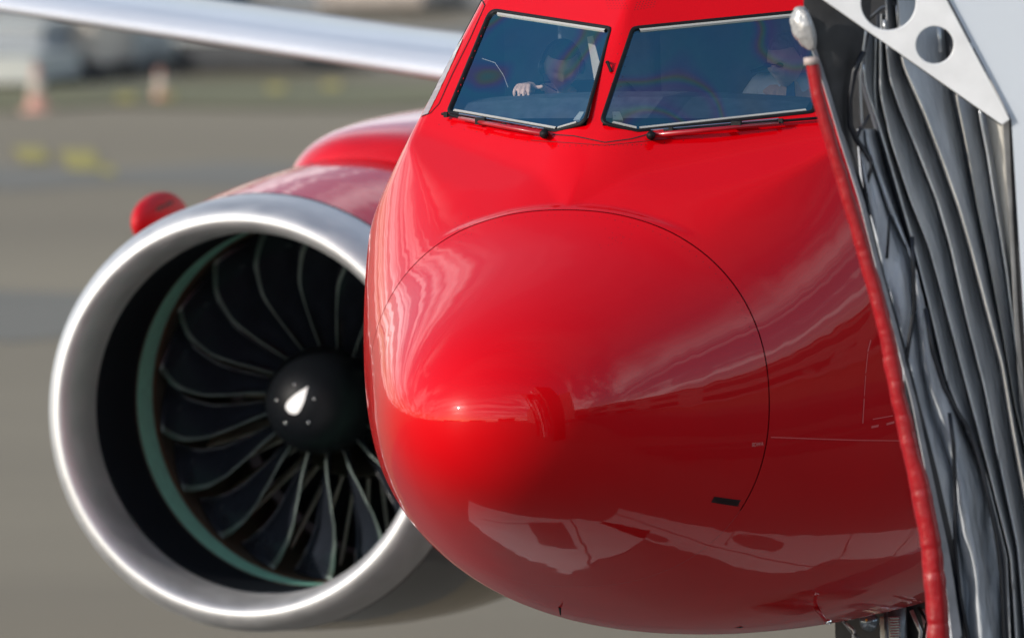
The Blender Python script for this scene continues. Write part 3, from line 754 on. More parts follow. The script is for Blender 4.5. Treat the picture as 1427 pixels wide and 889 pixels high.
ringdecal('cowl_seam', 102, 97, 10.05, 11.2, M['seam'], .007)
ringdecal('cowl_seam', 66, 58, 10.9, 12.6, M['seam'], .009)
ringdecal('cowl_seam', 118, 30, 11.25, 11.3, M['seam'], .008, 40)
def rpatch(name, a0, a1, y0, y1, m):
    V = []; na, ny = 14, 5
    prs = [(9.945, 1.072), (10.12, 1.086), (10.4, 1.112), (10.8, 1.14), (11.3, 1.165), (11.8, 1.175), (12.4, 1.16)]
    for i in range(ny):
        y = y0+(y1-y0)*i/(ny-1); r = float(np.interp(y, [p[0] for p in prs], [p[1] for p in prs]))+.004
        for j in range(na): a = math.radians(a0+(a1-a0)*j/(na-1)); V.append((EC.x+r*math.cos(a), y, EC.z+r*math.sin(a)))
    mk(name, V, [(i*na+j, (i+1)*na+j, (i+1)*na+j+1, i*na+j+1) for i in range(ny-1) for j in range(na-1)], m, cowl, True)
rpatch('cowl_patch', 78, 104, 11.32, 11.75, mat('brown_grey_patch', (0.22, 0.17, 0.16), .4, coat=.4, var=.1))
rpatch('rust_mark', -52, -46, 11.0, 11.5, M['rust'])
0 and rpatch('drain_door', -75, -58, 10.5, 11.2, mat('dark_grey_door', (0.09, 0.09, 0.09), .5, var=.1))
# strake seen as a red blade above the outer shoulder of the cowl
st = MB(); prof_s = []
base = [Vector((EC.x+1.19*math.cos(a), y, EC.z+1.19*math.sin(a))) for a, y in ((math.radians(138), 11.9), (math.radians(138), 13.1))]
q = [(189, 340), (189, 305), (194, 280), (203, 267), (215, 261), (226, 266), (235, 280), (240, 298), (244, 330)]
sc_ = Vector(on_y(222, 305, 12.9)); st.sphere(sc_, (.078, .34, .135), 24, 16)
o = st.obj('nacelle_strake', mat('strake_red', (.50, .001, .008), .6, var=.1), cowl, True)
lt = MB()
for k, (x, y) in enumerate(((219, 292), (224, 290), (229, 288), (234, 285), (239, 283))):
    p = Vector(on_y(x, y, 12.40)); lt.box(p, (.010, .004, .030 if k % 2 else .022)); lt.box(p+Vector((.006, 0, .008)), (.012, .004, .008))
lt.obj('strake_lettering', M['black'], cowl)
# pylon fairing
py_ = []
secs = [(11.15, .05, .04, 2.96), (11.22, .34, .22, 2.93), (11.4, .50, .33, 2.90), (11.8, .58, .38, 2.88), (12.4, .56, .40, 2.87), (13.1, .48, .38, 2.88), (14.4, .3, .3, 2.9)]
V = []; F = []; na = 28
for y, hw, hh, zb in secs:
    for j in range(na):
        a = 2*PI*j/na; V.append((EC.x+.03+hw*math.copysign(abs(math.cos(a))**.8, math.cos(a)), y, zb+hh*(math.sin(a) if math.sin(a) > 0 else math.sin(a)*1.4)))
F = [(i*na+j, i*na+(j+1) % na, (i+1)*na+(j+1) % na, (i+1)*na+j) for i in range(len(secs)-1) for j in range(na)]
F = [f[::-1] for f in F]+[tuple(range(na))]
pyl = mk('engine_pylon', V, F, M['red'], plane_root, True); ss = pyl.modifiers.new('s', 'SUBSURF'); ss.levels = 2; ss.render_levels = 2

# ------------------------------------------------------------------ wing
def wing():
    V = []; nprof = []
    A = [(-1.5, 0), (-4.83, 1), (-9.5, 2), (-13.5, 3), (-17.2, 4)]
    secs = []
    for x in np.linspace(-1.2, -17.2, 14):
        yle = 13.35+.50*(abs(x)-4.83); ch = np.interp(-x, [1.2, 5.5, 17.2], [4.2, 2.0, 1.0]); t = ch*np.interp(-x, [1.2, 5.5, 17.2], [.11, .10, .10])
        # leading edge height follows the sight line of the photo's wing edge
        xx, yy = proj((x, yle, 3.3)); want = np.interp(xx, [-400, 0, 605, 1300], [-56, 8, 102, 205]); z = 3.3+(yy-want)/273.
        secs.append((x, yle, z, ch, t))
    pf = []
    n = 18
    for k in range(n): u = (1-math.cos(PI*k/(n-1)))/2; pf.append((u, 1))
    up = [(u, .5*5*.2*(2.969*math.sqrt(u)-1.26*u-3.516*u*u+2.843*u**3-1.036*u**4)*1.0) for u, _ in pf]
    for x, yle, z, ch, t in secs:
        ring = [(x, yle+u*ch, z+h*t*1.0) for u, h in up[::-1]]+[(x, yle+u*ch, z-h*t*.75) for u, h in up[1:]]
        V += ring
    m = 2*n-1; F = []
    for i in range(len(secs)-1):
        for j in range(m-1): F.append((i*m+j, (i+1)*m+j, (i+1)*m+j+1, i*m+j+1))
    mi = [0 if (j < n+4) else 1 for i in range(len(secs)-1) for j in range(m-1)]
    return mk('wing', V, F, [M['wing'], M['wing_dark']], plane_root, True, mi)
wg = wing()

# ------------------------------------------------------------------ nose gear
gx = float(on_y(1247, 866, 4.7)[0])
def gp(px, py, y=4.7): return Vector(on_y(px, py, y))
bay = MB().box((gx+.1, 5.6, 1.36), (.9, 1.1, .30)).obj('gear_bay', M['gear_dark'], plane_root)
a = gp(1247, 848); mb = MB(); mb.tube([a+Vector((0, 0, .2)), Vector((a.x, a.y, .9))], .052, 20)
strut = mb.obj('nose_gear_strut', M['gear'], plane_root, True)
mb = MB(); zt, zb = gp(1247, 858).z, gp(1247, 930).z; mb.tube([(a.x-.012, 4.66, zt), (a.x-.012, 4.66, zb)], .045, 20); mb.obj('strut_sleeve', mat('ivory_sleeve', (.72, .70, .60), .3, var=.08), strut, True)
sg = MB()
for k in range(14):
    z = zt-.012*k; pts = [(a.x-.012+.048*math.cos(t), 4.66+.048*math.sin(t), z) for t in np.linspace(-1.2, .9, 8)]; sg.tube(pts, .0035, 5, False)
sg.obj('sleeve_ribs', M['silver'], strut)
mb = MB(); l = gp(1211, 866, 4.5); ns = Vector(_C)-l; ns.normalize()
mb.tube([l+ns*.04, l, l-ns*.05], [.036, .038, .02], 20); mb.obj('taxi_lamp', M['lampglass'], strut, True)
MB().tube([l-ns*.002, l-ns*.06], [.044, .03], 20).obj('lamp_housing', M['gear'], strut, True)
MB().sphere(l+ns*.043+Vector((-.012, 0, .008)), .006).obj('lamp_bulb', M['amber'], strut, True)
for q in (((1170, 858), (1195, 889), (1200, 930)), ((1178, 868), (1190, 878), (1188, 930)), ((1234, 850), (1236, 889), (1236, 930)), ((1285, 848), (1293, 889), (1300, 930)), ((1270, 850), (1283, 880), (1278, 930)), ((1168, 862), (1188, 860), (1205, 852))):
    MB().tube([gp(*p, 4.55) for p in q], .010, 8).obj('gear_link', random.choice([M['gear'], M['rod'], M['gear_dark']]), strut, True)
MB().tube([gp(1280, 845, 4.5), gp(1292, 865, 4.5), gp(1287, 889, 4.5), gp(1296, 940, 4.5)], .008, 8).obj('gear_hose', M['black'], strut, True)
MB().box(gp(1215, 905, 5.0), (.34, .03, .42)).obj('gear_door', M['gear_dark'], plane_root)
for s in (-1, 1):
    m_ = MB(); c0 = Vector((gx+.2*s, 4.75, .34)); m_.tube([c0+Vector((-.095, 0, 0)), c0+Vector((-.075, 0, 0)), c0+Vector((.075, 0, 0)), c0+Vector((.095, 0, 0))], [.27, .34, .34, .27], 32)
    m_.obj('nose_wheel', M['tyre'], strut, True)
MB().tube([(gx-.2, 4.75, .34), (gx+.2, 4.75, .34)], .05, 12).obj('axle', M['gear'], strut)

# ------------------------------------------------------------------ jet bridge
jb = empty('jet_bridge', 'grey pleated boarding bridge canopy with white bracket and red bumper roll at right', 'boarding bridge', tuple(bp(1330, 889, .8)*np.array([1, 1, 0])))
YN = np.arange(-40, 1000, 10.0)
def line(pts, dep):
    pts = sorted(pts, key=lambda p: p[1]); ys = [p[1] for p in pts]; xs = [p[0] for p in pts]
    sl0 = (xs[1]-xs[0])/(ys[1]-ys[0]); sl1 = (xs[-1]-xs[-2])/(ys[-1]-ys[-2])
    if ys[0] > -40: xs = [xs[0]+sl0*.3*(-40-ys[0])]+xs; ys = [-40]+ys
    if ys[-1] < 1000: xs = xs+[xs[-1]+sl1*.7*(1000-ys[-1])]; ys = ys+[1000]
    X = np.interp(YN, ys, xs); X[1:-1] = .25*X[:-2]+.5*X[1:-1]+.25*X[2:]
    sq = lambda v: v if v <= .6 else .6+(v-.6)*.2
    dep = [(p[0], sq(p[1])) for p in dep] if isinstance(dep, list) else sq(dep)
    d = pchip([p[0] for p in dep], [p[1] for p in dep], YN) if isinstance(dep, list) else np.full(len(YN), dep)
    return X, d
LN = {}
LN['E'] = line([(1196, 200), (1200, 250), (1213, 330), (1238, 450), (1262, 560), (1290, 700), (1312, 800), (1325, 900)], .62)
LN['D1'] = line([(1200, 210), (1222, 300), (1240, 400), (1262, 500), (1285, 600), (1312, 740), (1330, 850), (1345, 960)], .46)
LN['g1'] = line([(1206, 200), (1240, 300), (1271, 352), (1276, 435), (1284, 510), (1300, 580), (1326, 650), (1336, 754), (1345, 830), (1352, 960)], .95)
LN['D2'] = line([(1210, 200), (1246, 300), (1278, 380), (1290, 470), (1303, 540), (1322, 600), (1345, 680), (1362, 800), (1372, 960)], .50)
LN['g2'] = line([(1190, 90), (1214, 160), (1240, 256), (1266, 345), (1290, 425), (1312, 515), (1342, 590), (1366, 650), (1393, 775), (1398, 960)], 1.0)
LN['R2'] = line([(1204, 90), (1206, 120), (1225, 175), (1249, 256), (1275, 345), (1297, 431), (1321, 534), (1352, 610), (1373, 660), (1402, 775), (1410, 960)], .52)
LN['v2'] = line([(1217, 61), (1218, 128), (1234, 190), (1262, 280), (1286, 345), (1310, 440), (1338, 545), (1364, 640), (1406, 775), (1415, 960)], .86)
LN['R3'] = line([(1227, 61), (1227, 128), (1242, 195), (1270, 280), (1296, 345), (1322, 440), (1350, 545), (1375, 640), (1409, 775), (1420, 960)], .50)
LN['v3'] = line([(1231, 64), (1233, 120), (1250, 180), (1288, 280), (1310, 345), (1333, 440), (1361, 545), (1384, 640), (1412, 760), (1426, 960)], .80)
LN['R4'] = line([(1236, 67), (1240, 108), (1255, 152), (1282, 216), (1307, 280), (1326, 345), (1347, 440), (1374, 545), (1392, 640), (1418, 760), (1436, 960)], .50)
LN['v4'] = line([(1246, 75), (1249, 100), (1272, 155), (1299, 225), (1322, 285), (1339, 345), (1359, 430), (1386, 530), (1402, 620), (1428, 750), (1450, 960)], .88)
LN['R5'] = line([(1257, 83), (1259, 91), (1289, 159), (1316, 230), (1337, 290), (1353, 345), (1372, 417), (1397, 510), (1412, 600), (1438, 740), (1465, 960)], .46)
LN['v5'] = line([(1318, 120), (1333, 202), (1350, 290), (1366, 359), (1388, 470), (1408, 570), (1430, 660), (1475, 960)], .92)
LN['R6'] = line([(1333, 135), (1347, 202), (1363, 290), (1378, 359), (1399, 470), (1416, 570), (1438, 660), (1485, 960)], .55)
LN['v6'] = line([(1352, 150), (1366, 210), (1380, 300), (1394, 380), (1411, 500), (1432, 630), (1490, 960)], .88)
LN['R7'] = line([(1366, 161), (1377, 216), (1390, 300), (1403, 380), (1420, 510), (1440, 640), (1500, 960)], .58)
LN['v7'] = line([(1374, 168), (1384, 216), (1396, 300), (1407, 380), (1423, 505), (1444, 640), (1505, 960)], .78)
LN['X'] = line([(1404, 170), (1411, 300), (1419, 440), (1428, 560), (1448, 700), (1510, 960)], .66)
for v_, a_, b_ in (('v2', 'R2', 'R3'), ('v3', 'R3', 'R4'), ('v4', 'R4', 'R5'), ('v5', 'R5', 'R6'), ('v6', 'R6', 'R7')):
    k_ = .88; LN[v_] = (LN[a_][0]*(1-k_)+LN[b_][0]*k_-1.5, LN[v_][1])
def fold(a, b, m, wob=.02, cols=7, y0=-40, y1=1000, seed=0, bulge=0.0):
    Xa, da = LN[a]; Xb, db = LN[b]; V = []; sel = [i for i, y in enumerate(YN) if y0 <= y <= y1]
    for i in sel:
        for j in range(cols):
            t = j/(cols-1); x = Xa[i]+(Xb[i]-Xa[i])*t; d = da[i]+(db[i]-da[i])*t
            e = math.sin(PI*t)
            nz = noise.fractal(Vector((x*.018+seed*3.1, YN[i]*.006, seed)), 1.0, 2.0, 3)
            n3 = noise.noise(Vector((x*.05, YN[i]*.035, seed+5)))
            d += e*(wob*nz*1.0+wob*.3*n3-bulge)
            V.append(tuple(bp(x, YN[i], d)))
    r = len(sel); F = [(i*cols+j, i*cols+j+1, (i+1)*cols+j+1, (i+1)*cols+j) for i in range(r-1) for j in range(cols-1)]
    o = mk('bellows_fold', V, F, m, jb, True)
    sd = o.modifiers.new('sol', 'SOLIDIFY'); sd.thickness = .004
    es = o.modifiers.new('split', 'EDGE_SPLIT'); es.split_angle = math.radians(35)
    return o
fold('E', 'D1', M['drape'], .11, 9, 180, 1000, 1, .04); fold('D1', 'g1', M['drape'], .11, 9, 180, 1000, 2, .05)
fold('g1', 'D2', M['drape'], .12, 9, 180, 1000, 3, .05); fold('D2', 'g2', M['drape'], .11, 9, 180, 1000, 4, .03)
fold('g2', 'R2', M['fold_shade'], .004, 7, 40, 1000, 5); fold('R2', 'v2', M['fab'], .004, 7, 40, 1000, 6)
fold('v2', 'R3', M['fold_shade'], .004, 7, 20, 1000, 7); fold('R3', 'v3', M['fab'], .003, 6, 20, 1000, 8)
fold('v3', 'R4', M['fold_shade'], .003, 6, 20, 1000, 9); fold('R4', 'v4', M['fab'], .004, 7, -20, 1000, 10)
fold('v4', 'R5', M['fold_shade'], .004, 7, -20, 1000, 11); fold('R5', 'v5', M['fab'], .012, 12, 0, 1000, 12, .006)
fold('v5', 'R6', M['fold_shade'], .003, 6, 40, 1000, 13); fold('R6', 'v6', M['fab'], .004, 6, 60, 1000, 14)
fold('v6', 'R7', M['fold_shade'], .004, 6, 80, 1000, 15); fold('R7', 'v7', M['fab2'], .01, 5, 100, 1000, 16); fold('v7', 'X', M['fab3'], .02, 8, 100, 1000, 17, .02)
def rod(a, y0, y1, m=None, r=.0075, dx=0):
    X, d = LN[a]; pts = [bp(X[i]+dx, YN[i], d[i]-.012) for i in range(len(YN)) if y0 <= YN[i] <= y1]
    MB().tube(pts, r, 8).obj('canopy_rod', m or M['rod'], jb, True)
rod('R2', 90, 535, r=.0055); rod('R3', 50, 820, r=.0052); rod('R4', 60, 640, r=.0055); rod('R5', 80, 1000, r=.0028, m=M['fab3']); rod('R6', 130, 1000, r=.0032, m=M['fab3']); rod('R7', 150, 1000, r=.0065)
LN['Ra'] = line([(1207, 40), (1206, 47), (1198, 110), (1200, 150), (1204, 230)], .50); rod('Ra', 40, 185, r=.007)
LN['Rb'] = line([(1221, 55), (1219, 128), (1222, 160), (1240, 215)], .56); rod('Rb', 50, 215, r=.005)
# small rods and roof ribs seen through the plate holes
for q in (((1250, 8), (1254, 45)), ((1232, 28), (1234, 48)), ((1307, 35), (1311, 73))): MB().tube([bp(*q[0], .5), bp(*q[1], .5)], .008, 8).obj('canopy_rod', M['rod'], jb, True)
MB().tube([bp(1208, 30, .6), bp(1228, 12, .6), bp(1250, 4, .6), bp(1290, -6, .6)], .007, 8).obj('roof_rib', M['greymetal'], jb, True)
bk = [(1110, -60), (1330, -60), (1410, 170), (1425, 420), (1480, 700), (1530, 1000), (1330, 1000), (1290, 700), (1245, 480), (1196, 250), (1150, 80)]
# backing built as a slab
f_ = [tuple(bp(x, y, 1.05)) for x, y in bk]; b_ = [tuple(bp(x, y, 1.12)) for x, y in bk]; n_ = len(bk)
MB().add(f_+b_, [tuple(range(n_-1, -1, -1)), tuple(n_+i for i in range(n_))]+[(i, (i+1) % n_, n_+(i+1) % n_, n_+i) for i in range(n_)]).obj('canopy_backing', M['darkpanel'], jb)
def slab(name, pts, dep, th, m, bev=.004):
    f_ = [tuple(bp(x, y, dep)) for x, y in pts]; b_ = [tuple(bp(x, y, dep+th)) for x, y in pts]; n = len(pts)
    o = MB().add(f_+b_, [tuple(range(n-1, -1, -1)), tuple(n+i for i in range(n))]+[(i, (i+1) % n, n+(i+1) % n, n+i) for i in range(n)]).obj(name, m, jb)
    if bev: bevel(o, bev)
    return o
# dark rubber sheet, with a soft bulge
LN['pa'] = line([(1119, -40), (1120, 26), (1146, 110), (1170, 190), (1200, 275), (1208, 300)], .42)
LN['pb'] = line([(1215, -40), (1212, 42), (1205, 75), (1194, 100), (1186, 140), (1186, 190), (1196, 240), (1212, 300)], .50)
o = fold('pa', 'pb', M['darkpanel'], .02, 9, -40, 300, 21, .02); o.name = 'rubber_sheet'
LN['pc'] = line([(1112, -40), (1117, 28), (1144, 110), (1168, 190), (1197, 280), (1222, 380), (1247, 470), (1270, 560), (1290, 660), (1312, 770), (1326, 889)], .36)
LN['pd'] = line([(1118, -40), (1123, 28), (1150, 110), (1174, 190), (1203, 280), (1228, 380), (1253, 470), (1276, 560), (1298, 660), (1322, 770), (1340, 889)], .40)
o = fold('pc', 'pd', mat('pale_flashing', (.42, .42, .44), .4, metal=.2, var=.2, vscale=9), .004, 4, 20, 1000, 22); o.name = 'edge_flashing'
LN['pe'] = line([(1116, 28), (1152, 110), (1177, 190), (1206, 280), (1231, 380), (1257, 470), (1280, 560), (1306, 660), (1331, 770), (1348, 889)], .45)
o = fold('pd', 'pe', M['navy'], .004, 3, 20, 1000, 23); o.name = 'edge_seal'
# cords
for pts, r, d in (([(1204, 72), (1190, 100), (1184, 140), (1185, 175), (1193, 195), (1206, 212), (1213, 225)], .012, .44),
                  ([(1200, 178), (1193, 190), (1200, 205), (1213, 222), (1214, 235), (1206, 262), (1203, 300)], .008, .43),
                  ([(1271, 330), (1273, 380), (1274, 430), (1266, 480), (1262, 510), (1264, 545), (1272, 580), (1288, 640), (1300, 720), (1318, 800), (1340, 900), (1350, 990)], .010, .40),
                  ([(1323, 575), (1329, 620), (1331, 690), (1331, 760), (1338, 830), (1352, 900), (1362, 990)], .009, .42),
                  ([(1290, 430), (1300, 490), (1316, 540), (1335, 575), (1352, 600), (1368, 650), (1388, 740), (1396, 800), (1400, 889), (1402, 990)], .011, .42),
                  ([(1240, 300), (1238, 330), (1236, 360)], .006, .45), ([(1212, 160), (1200, 180), (1192, 196)], .006, .44)):
    P = [p for p in pts]; ys = [p[1] for p in P]
    MB().tube([bp(x, y, d) for x, y in P], r, 8).obj('canopy_cord', M['navy'], jb, True)
# padded bumper roll
CL = [(1131, 84), (1133, 100), (1150, 168), (1183, 280), (1208, 365), (1232, 450), (1258, 580), (1282, 680), (1297, 760), (1308, 889), (1312, 1000)]
ysn = np.arange(84, 1000, 2.2); xs_ = pchip([p[1] for p in CL], [p[0] for p in CL], ysn)
rad0 = np.interp(ysn, [84, 280, 450, 600, 700, 900], [9, 9.2, 10.5, 11.5, 14, 15.2])/PXM
pin = [248, 336, 362, 408, 470, 495, 530, 577, 604, 610, 682, 763, 797, 868, 925]
pts = []; rr = []
for y, x, r in zip(ysn, xs_, rad0):
    k = 1.0
    for q_ in pin: k -= .028*math.exp(-((y-q_)/3.2)**2)
    k += .035*noise.noise(Vector((y*.05, 0, 3)))
    if y < 92: k *= max(.25, math.sqrt(max(0, 1-((92-y)/9)**2)))
    pts.append(bp(x, y, .26)); rr.append(r*k)
mbq = MB().tube(pts, rr, 22); roll = mbq.obj('bumper_roll', M['vinyl'], jb, True)
for v in roll.data.vertices:
    nz = noise.fractal(Vector(v.co)*9, 1, 2, 3); v.co += Vector((.004*nz, .004*nz, 0))
MB().tube([bp(1130, 80, .26), bp(1131, 90, .26)], [.031, .034], 18).obj('roll_end_cap', mat('pale_cap', (.42, .34, .31), .5), jb, True)
# silver end cushion
cu = MB(); c = Vector(bp(1127, 40, .30)); cu.sphere((0, 0, 0), (1, 1, 1), 40, 28)
V = []
ax = Vector(_R0); az = Vector((0, 0, 1)); ay = Vector(VN)
for v in cu.V:
    x, y, z = v; nz = noise.fractal(Vector(v)*2.6, 1, 2, 4)*.11+.03*math.sin(z*11+x*3)*max(0, 1-abs(x))
    s_ = 1+nz; xx = x*.072*s_*(1.0 if x < 0 else .35); zz_ = z*.092*s_; V.append(c+ax*(xx+zz_*-.22)+az*zz_+ay*(y*.05))
MB().add(V, cu.F).obj('end_cushion', M['cushion'], jb, True)
# white bracket plate with two round holes
o3 = Vector(bp(1300, 60, .16)); AX, AY = Vector(_R0), Vector((0, 0, 1))
def l2(px, py, dep=.16): p = Vector(bp(px, py, dep))-o3; return (p.dot(AX), p.dot(AY))
outl = [l2(*p) for p in ((1070, -55), (1200, 36), (1396, 173), (1406, 166), (1398, 150), (1316, -4), (1285, -60), (1240, -140), (1040, -140))]
def circ(px, py, r): c0 = l2(px, py); return [(c0[0]+r/PXM*math.cos(2*PI*k/56), c0[1]+r/PXM*math.sin(2*PI*k/56)) for k in range(56)]
curve_plate('bracket_plate', outl, [circ(1238, 4, 37.5), circ(1302.6, 62.9, 26)], (o3, AX, AY), .02, M['plate'], jb)
MB().tube([bp(1285, -60, .165), bp(1316, -4, .165), bp(1362, 82, .165), bp(1407, 167, .165)], .0035, 6).obj('plate_edge_seal', M['black'], jb)
MB().tube([bp(1060, -62, .185), bp(1200, 37, .185), bp(1396, 175, .185)], .004, 6).obj('plate_edge_seal', M['black'], jb)
slab('canopy_frame', [(1397, 172), (1407, 168), (1412, 300), (1420, 440), (1430, 560), (1450, 700), (1520, 1000), (1505, 1000), (1440, 700), (1421, 560), (1413, 440), (1406, 300)], .50, .10, M['greymetal'])
slab('canopy_frame_edge', [(1407, 168), (1408.5, 168), (1414, 300), (1422, 440), (1432, 560), (1452, 700), (1522, 1000), (1520, 1000), (1450, 700), (1430, 560), (1420, 440), (1412, 300)], .44, .2, M['black'], 0)
# pale outer wall of the bridge cab
wl = slab('cab_wall', [(1240, -240), (1700, -240), (1700, 1000), (1522, 1000), (1434, 560), (1409.5, 168), (1330, 14), (1290, -60)], .172, .10, M['wall'], 0)
pt = bp(1427, 300, 1.3)
tn = MB(); d1 = Vector(bp(1760, -100, 1.0)); R3 = Matrix.Rotation(math.radians(-12), 3, 'Z')
tn.box((19.5, -5.6, 4.3), (26, 2.4, 2.7), R3); o = tn.obj('bridge_tunnel', M['facade'], jb)
tn = MB(); tn.box((6.4, -2.2, 4.0), (2.6, 2.6, 3.0), R3); tn.obj('bridge_cab', M['facade'], jb)
tn = MB(); tn.box((19, -5.5, 1.6), (.7, .7, 3.0)); tn.box((19, -5.5, .4), (1.8, 3.0, .8)); tn.obj('bridge_leg', M['greymetal'], jb)
tn = MB(); tn.box((19.5, -5.6, 5.70), (25.9, 2.55, .08), R3); tn.obj('tunnel_roof', M['greymetal'], jb)

# ------------------------------------------------------------------ pilots
def head_parts(c, yaw, pitch, sc=1.0):
    """a head as one dense grid: skull, brow, nose, lips, chin, ears; faces -Y before turning"""
    V = []; F = []; n, m = 48, 36
    for i in range(m+1):
        a = PI*i/m
        for j in range(n):
            b = 2*PI*j/n
            x = math.sin(a)*math.sin(b); y = -math.sin(a)*math.cos(b); z = math.cos(a)
            X = x*.076; Y = y*.096; Z = z*.118
            if Z < -.02: k = 1-.42*min(1, (-.02-Z)/.10); X *= k; Y *= (1-.18*min(1, (-.02-Z)/.10))
            fr = max(0, -y)**3
            if Y < 0:
                g = lambda cx, cz, sx, sz: math.exp(-((X-cx)/sx)**2-((Z-cz)/sz)**2)
                Y -= .024*g(0, -.018, .011, .016)+.012*g(0, .004, .008, .022)+.006*g(0, .026, .035, .008)
                Y += .012*g(.03, .010, .014, .009)+.012*g(-.03, .010, .014, .009)
                Y -= .007*g(0, -.052, .020, .005)+.006*g(0, -.063, .017, .005)+.010*g(0, -.095, .022, .014)
                Y += .004*g(0, -.0575, .024, .0025)
                Y -= .006*g(.042, -.018, .018, .02)+.006*g(-.042, -.018, .018, .02)
            e = math.exp(-((Z+.005)/.028)**2-((Y-.008)/.016)**2)
            X += math.copysign(.016*e, X)
            V.append(Vector((X, Y, Z))*sc)
    R = Matrix.Rotation(yaw, 3, 'Z') @ Matrix.Rotation(pitch, 3, 'X')
    V = [Vector(c)+R@v for v in V]
    F = [(i*n+j, i*n+(j+1) % n, (i+1)*n+(j+1) % n, (i+1)*n+j) for i in range(m) for j in range(n)]
    return V, F, R
def skinned(name, pts, edges):
    me = bpy.data.meshes.new(name); me.from_pydata([p[0] for p in pts], edges, []); o = bpy.data.objects.new(name, me); COL.objects.link(o)
    md = o.modifiers.new('skin', 'SKIN'); md.use_smooth_shade = True; sv_ = me.skin_vertices[0].data
    for i, p in enumerate(pts): sv_[i].radius = (p[1], p[2] if len(p) > 2 else p[1])
    sv_[0].use_root = True
    s_ = o.modifiers.new('sub', 'SUBSURF'); s_.levels = 1; s_.render_levels = 1
    dg = bpy.context.evaluated_depsgraph_get(); res = bpy.data.meshes.new_from_object(o.evaluated_get(dg)); bpy.data.objects.remove(o)
    return res
def person(label, head, yaw, pitch, shirt, hair, lhand, rhand, hand_pose, extra=None, sx=0):
    H = Vector(head); nk = H+Vector((0, .035, -.13)); ch = Vector((sx, nk.y+.10, H.z-.255)); hip = Vector((sx, ch.y+.14, ch.z-.42))
    root = empty('person', label, 'person', tuple(hip))
    sh = [Vector((ch.x+.19*s, ch.y, ch.z+.13)) for s in (-1, 1)]
    pts = [(hip, .15, .11), (ch+Vector((0, .02, -.12)), .16, .11), (ch+Vector((0, 0, .05)), .17, .11), (nk+Vector((0, .03, -.05)), .062), (nk+Vector((0, 0, .05)), .055)]
    ed = [(0, 1), (1, 2), (2, 3), (3, 4)]
    arm_pts = []
    for s, S, Hd in ((-1, sh[0], Vector(lhand)), (1, sh[1], Vector(rhand))):
        el = (S+Hd)/2+Vector((.12*s, .04, -.14)); b = len(pts)
        pts += [(S, .062), (el, .044), (Hd+Vector((0, .07, .0)), .028)]
        ed += [(2, b), (b, b+1), (b+1, b+2)]
    for s in (-1, 1):
        b = len(pts); pts += [(hip+Vector((.1*s, -.05, -.03)), .09), (hip+Vector((.14*s, -.46, .02)), .065), (hip+Vector((.14*s, -.60, -.38)), .05)]
        ed += [(0, b), (b, b+1), (b+1, b+2)]
    bodym = skinned('b', pts, ed)
    bm = bmesh.new(); bm.from_mesh(bodym)
    hV, hF, HR = head_parts(H, yaw, pitch)
    hv = [bm.verts.new(v) for v in hV]
    for f in hF:
        q = [hv[i] for i in f]
        try: bm.faces.new(q)
        except ValueError: pass
    # hands: a curled palm with five fingers of different length
    for s, Hd, pose in ((-1, Vector(lhand), hand_pose[0]), (1, Vector(rhand), hand_pose[1])):
        fp = [(Hd+Vector((0, .07, 0)), .024, .020), (Hd+Vector((0, .02, .004)), .030, .017), (Hd+Vector((0, -.018, .004)), .034, .014)]; fe = [(0, 1), (1, 2)]
        L = [.030, .038, .041, .037, .030]
        for k in range(4):
            xo = (-.030+.020*k)*1.0; b = len(fp); base = Hd+Vector((xo, -.028, .006)); l = L[k+1] if s > 0 else L[4-k]
            c1 = pose; fp += [(base, .0092), (base+Vector((xo*.15, -l*math.cos(c1*.6), -l*math.sin(c1*.6))), .0088), (base+Vector((xo*.2, -l*math.cos(c1*.6)-l*.7*math.cos(c1*1.5), -l*math.sin(c1*.6)-l*.7*math.sin(c1*1.5))), .0078), (base+Vector((xo*.2, -l*math.cos(c1*.6)-l*.7*math.cos(c1*1.5)+l*.3, -l*math.sin(c1*.6)-l*.7*math.sin(c1*1.5)-l*.4)), .0068)]
            fe += [(2, b), (b, b+1), (b+1, b+2), (b+2, b+3)]
        b = len(fp); t = 1 if s < 0 else -1
        fp += [(Hd+Vector((t*.032, .022, -.004)), .0115), (Hd+Vector((t*.058, .000, -.004)), .0105), (Hd+Vector((t*.088, -.012, .002)), .0090)]; fe += [(1, b), (b, b+1), (b+1, b+2)]
        hm = skinned('h', fp, fe); bm.from_mesh(hm)
    me = bpy.data.meshes.new('body'); bm.to_mesh(me); bm.free()
    tmp = bpy.data.objects.new('tmp', me); COL.objects.link(tmp); rm = tmp.modifiers.new('r', 'REMESH'); rm.mode = 'VOXEL'; rm.voxel_size = .0055; rm.use_smooth_shade = True
    dg = bpy.context.evaluated_depsgraph_get(); bme = bpy.data.meshes.new_from_object(tmp.evaluated_get(dg)); bpy.data.objects.remove(tmp); bme.materials.clear(); bme.name = 'body'
    put('body', bme, M['skin'], root, True)
    # shirt: the same frame a little thicker, open at neck and wrists
    p2 = [(p[0], p[1]*1.10+.006, (p[2] if len(p) > 2 else p[1])*1.10+.006) for p in pts[:3]]+[(nk+Vector((0, .035, -.075)), .085)]
    e2_ = [(0, 1), (1, 2), (2, 3)]
    for q in range(2):
        b = len(p2); S, E, Wr = pts[5+3*q][0], pts[6+3*q][0], pts[7+3*q][0]
        p2 += [(S, .074), (E, .054), (Wr.lerp(E, .12), .038)]; e2_ += [(2, b), (b, b+1), (b+1, b+2)]
    put('shirt', skinned('shirt', p2, e2_), shirt, root, True)
    # hair cap
    hb = MB(); n, m = 28, 12; V = []
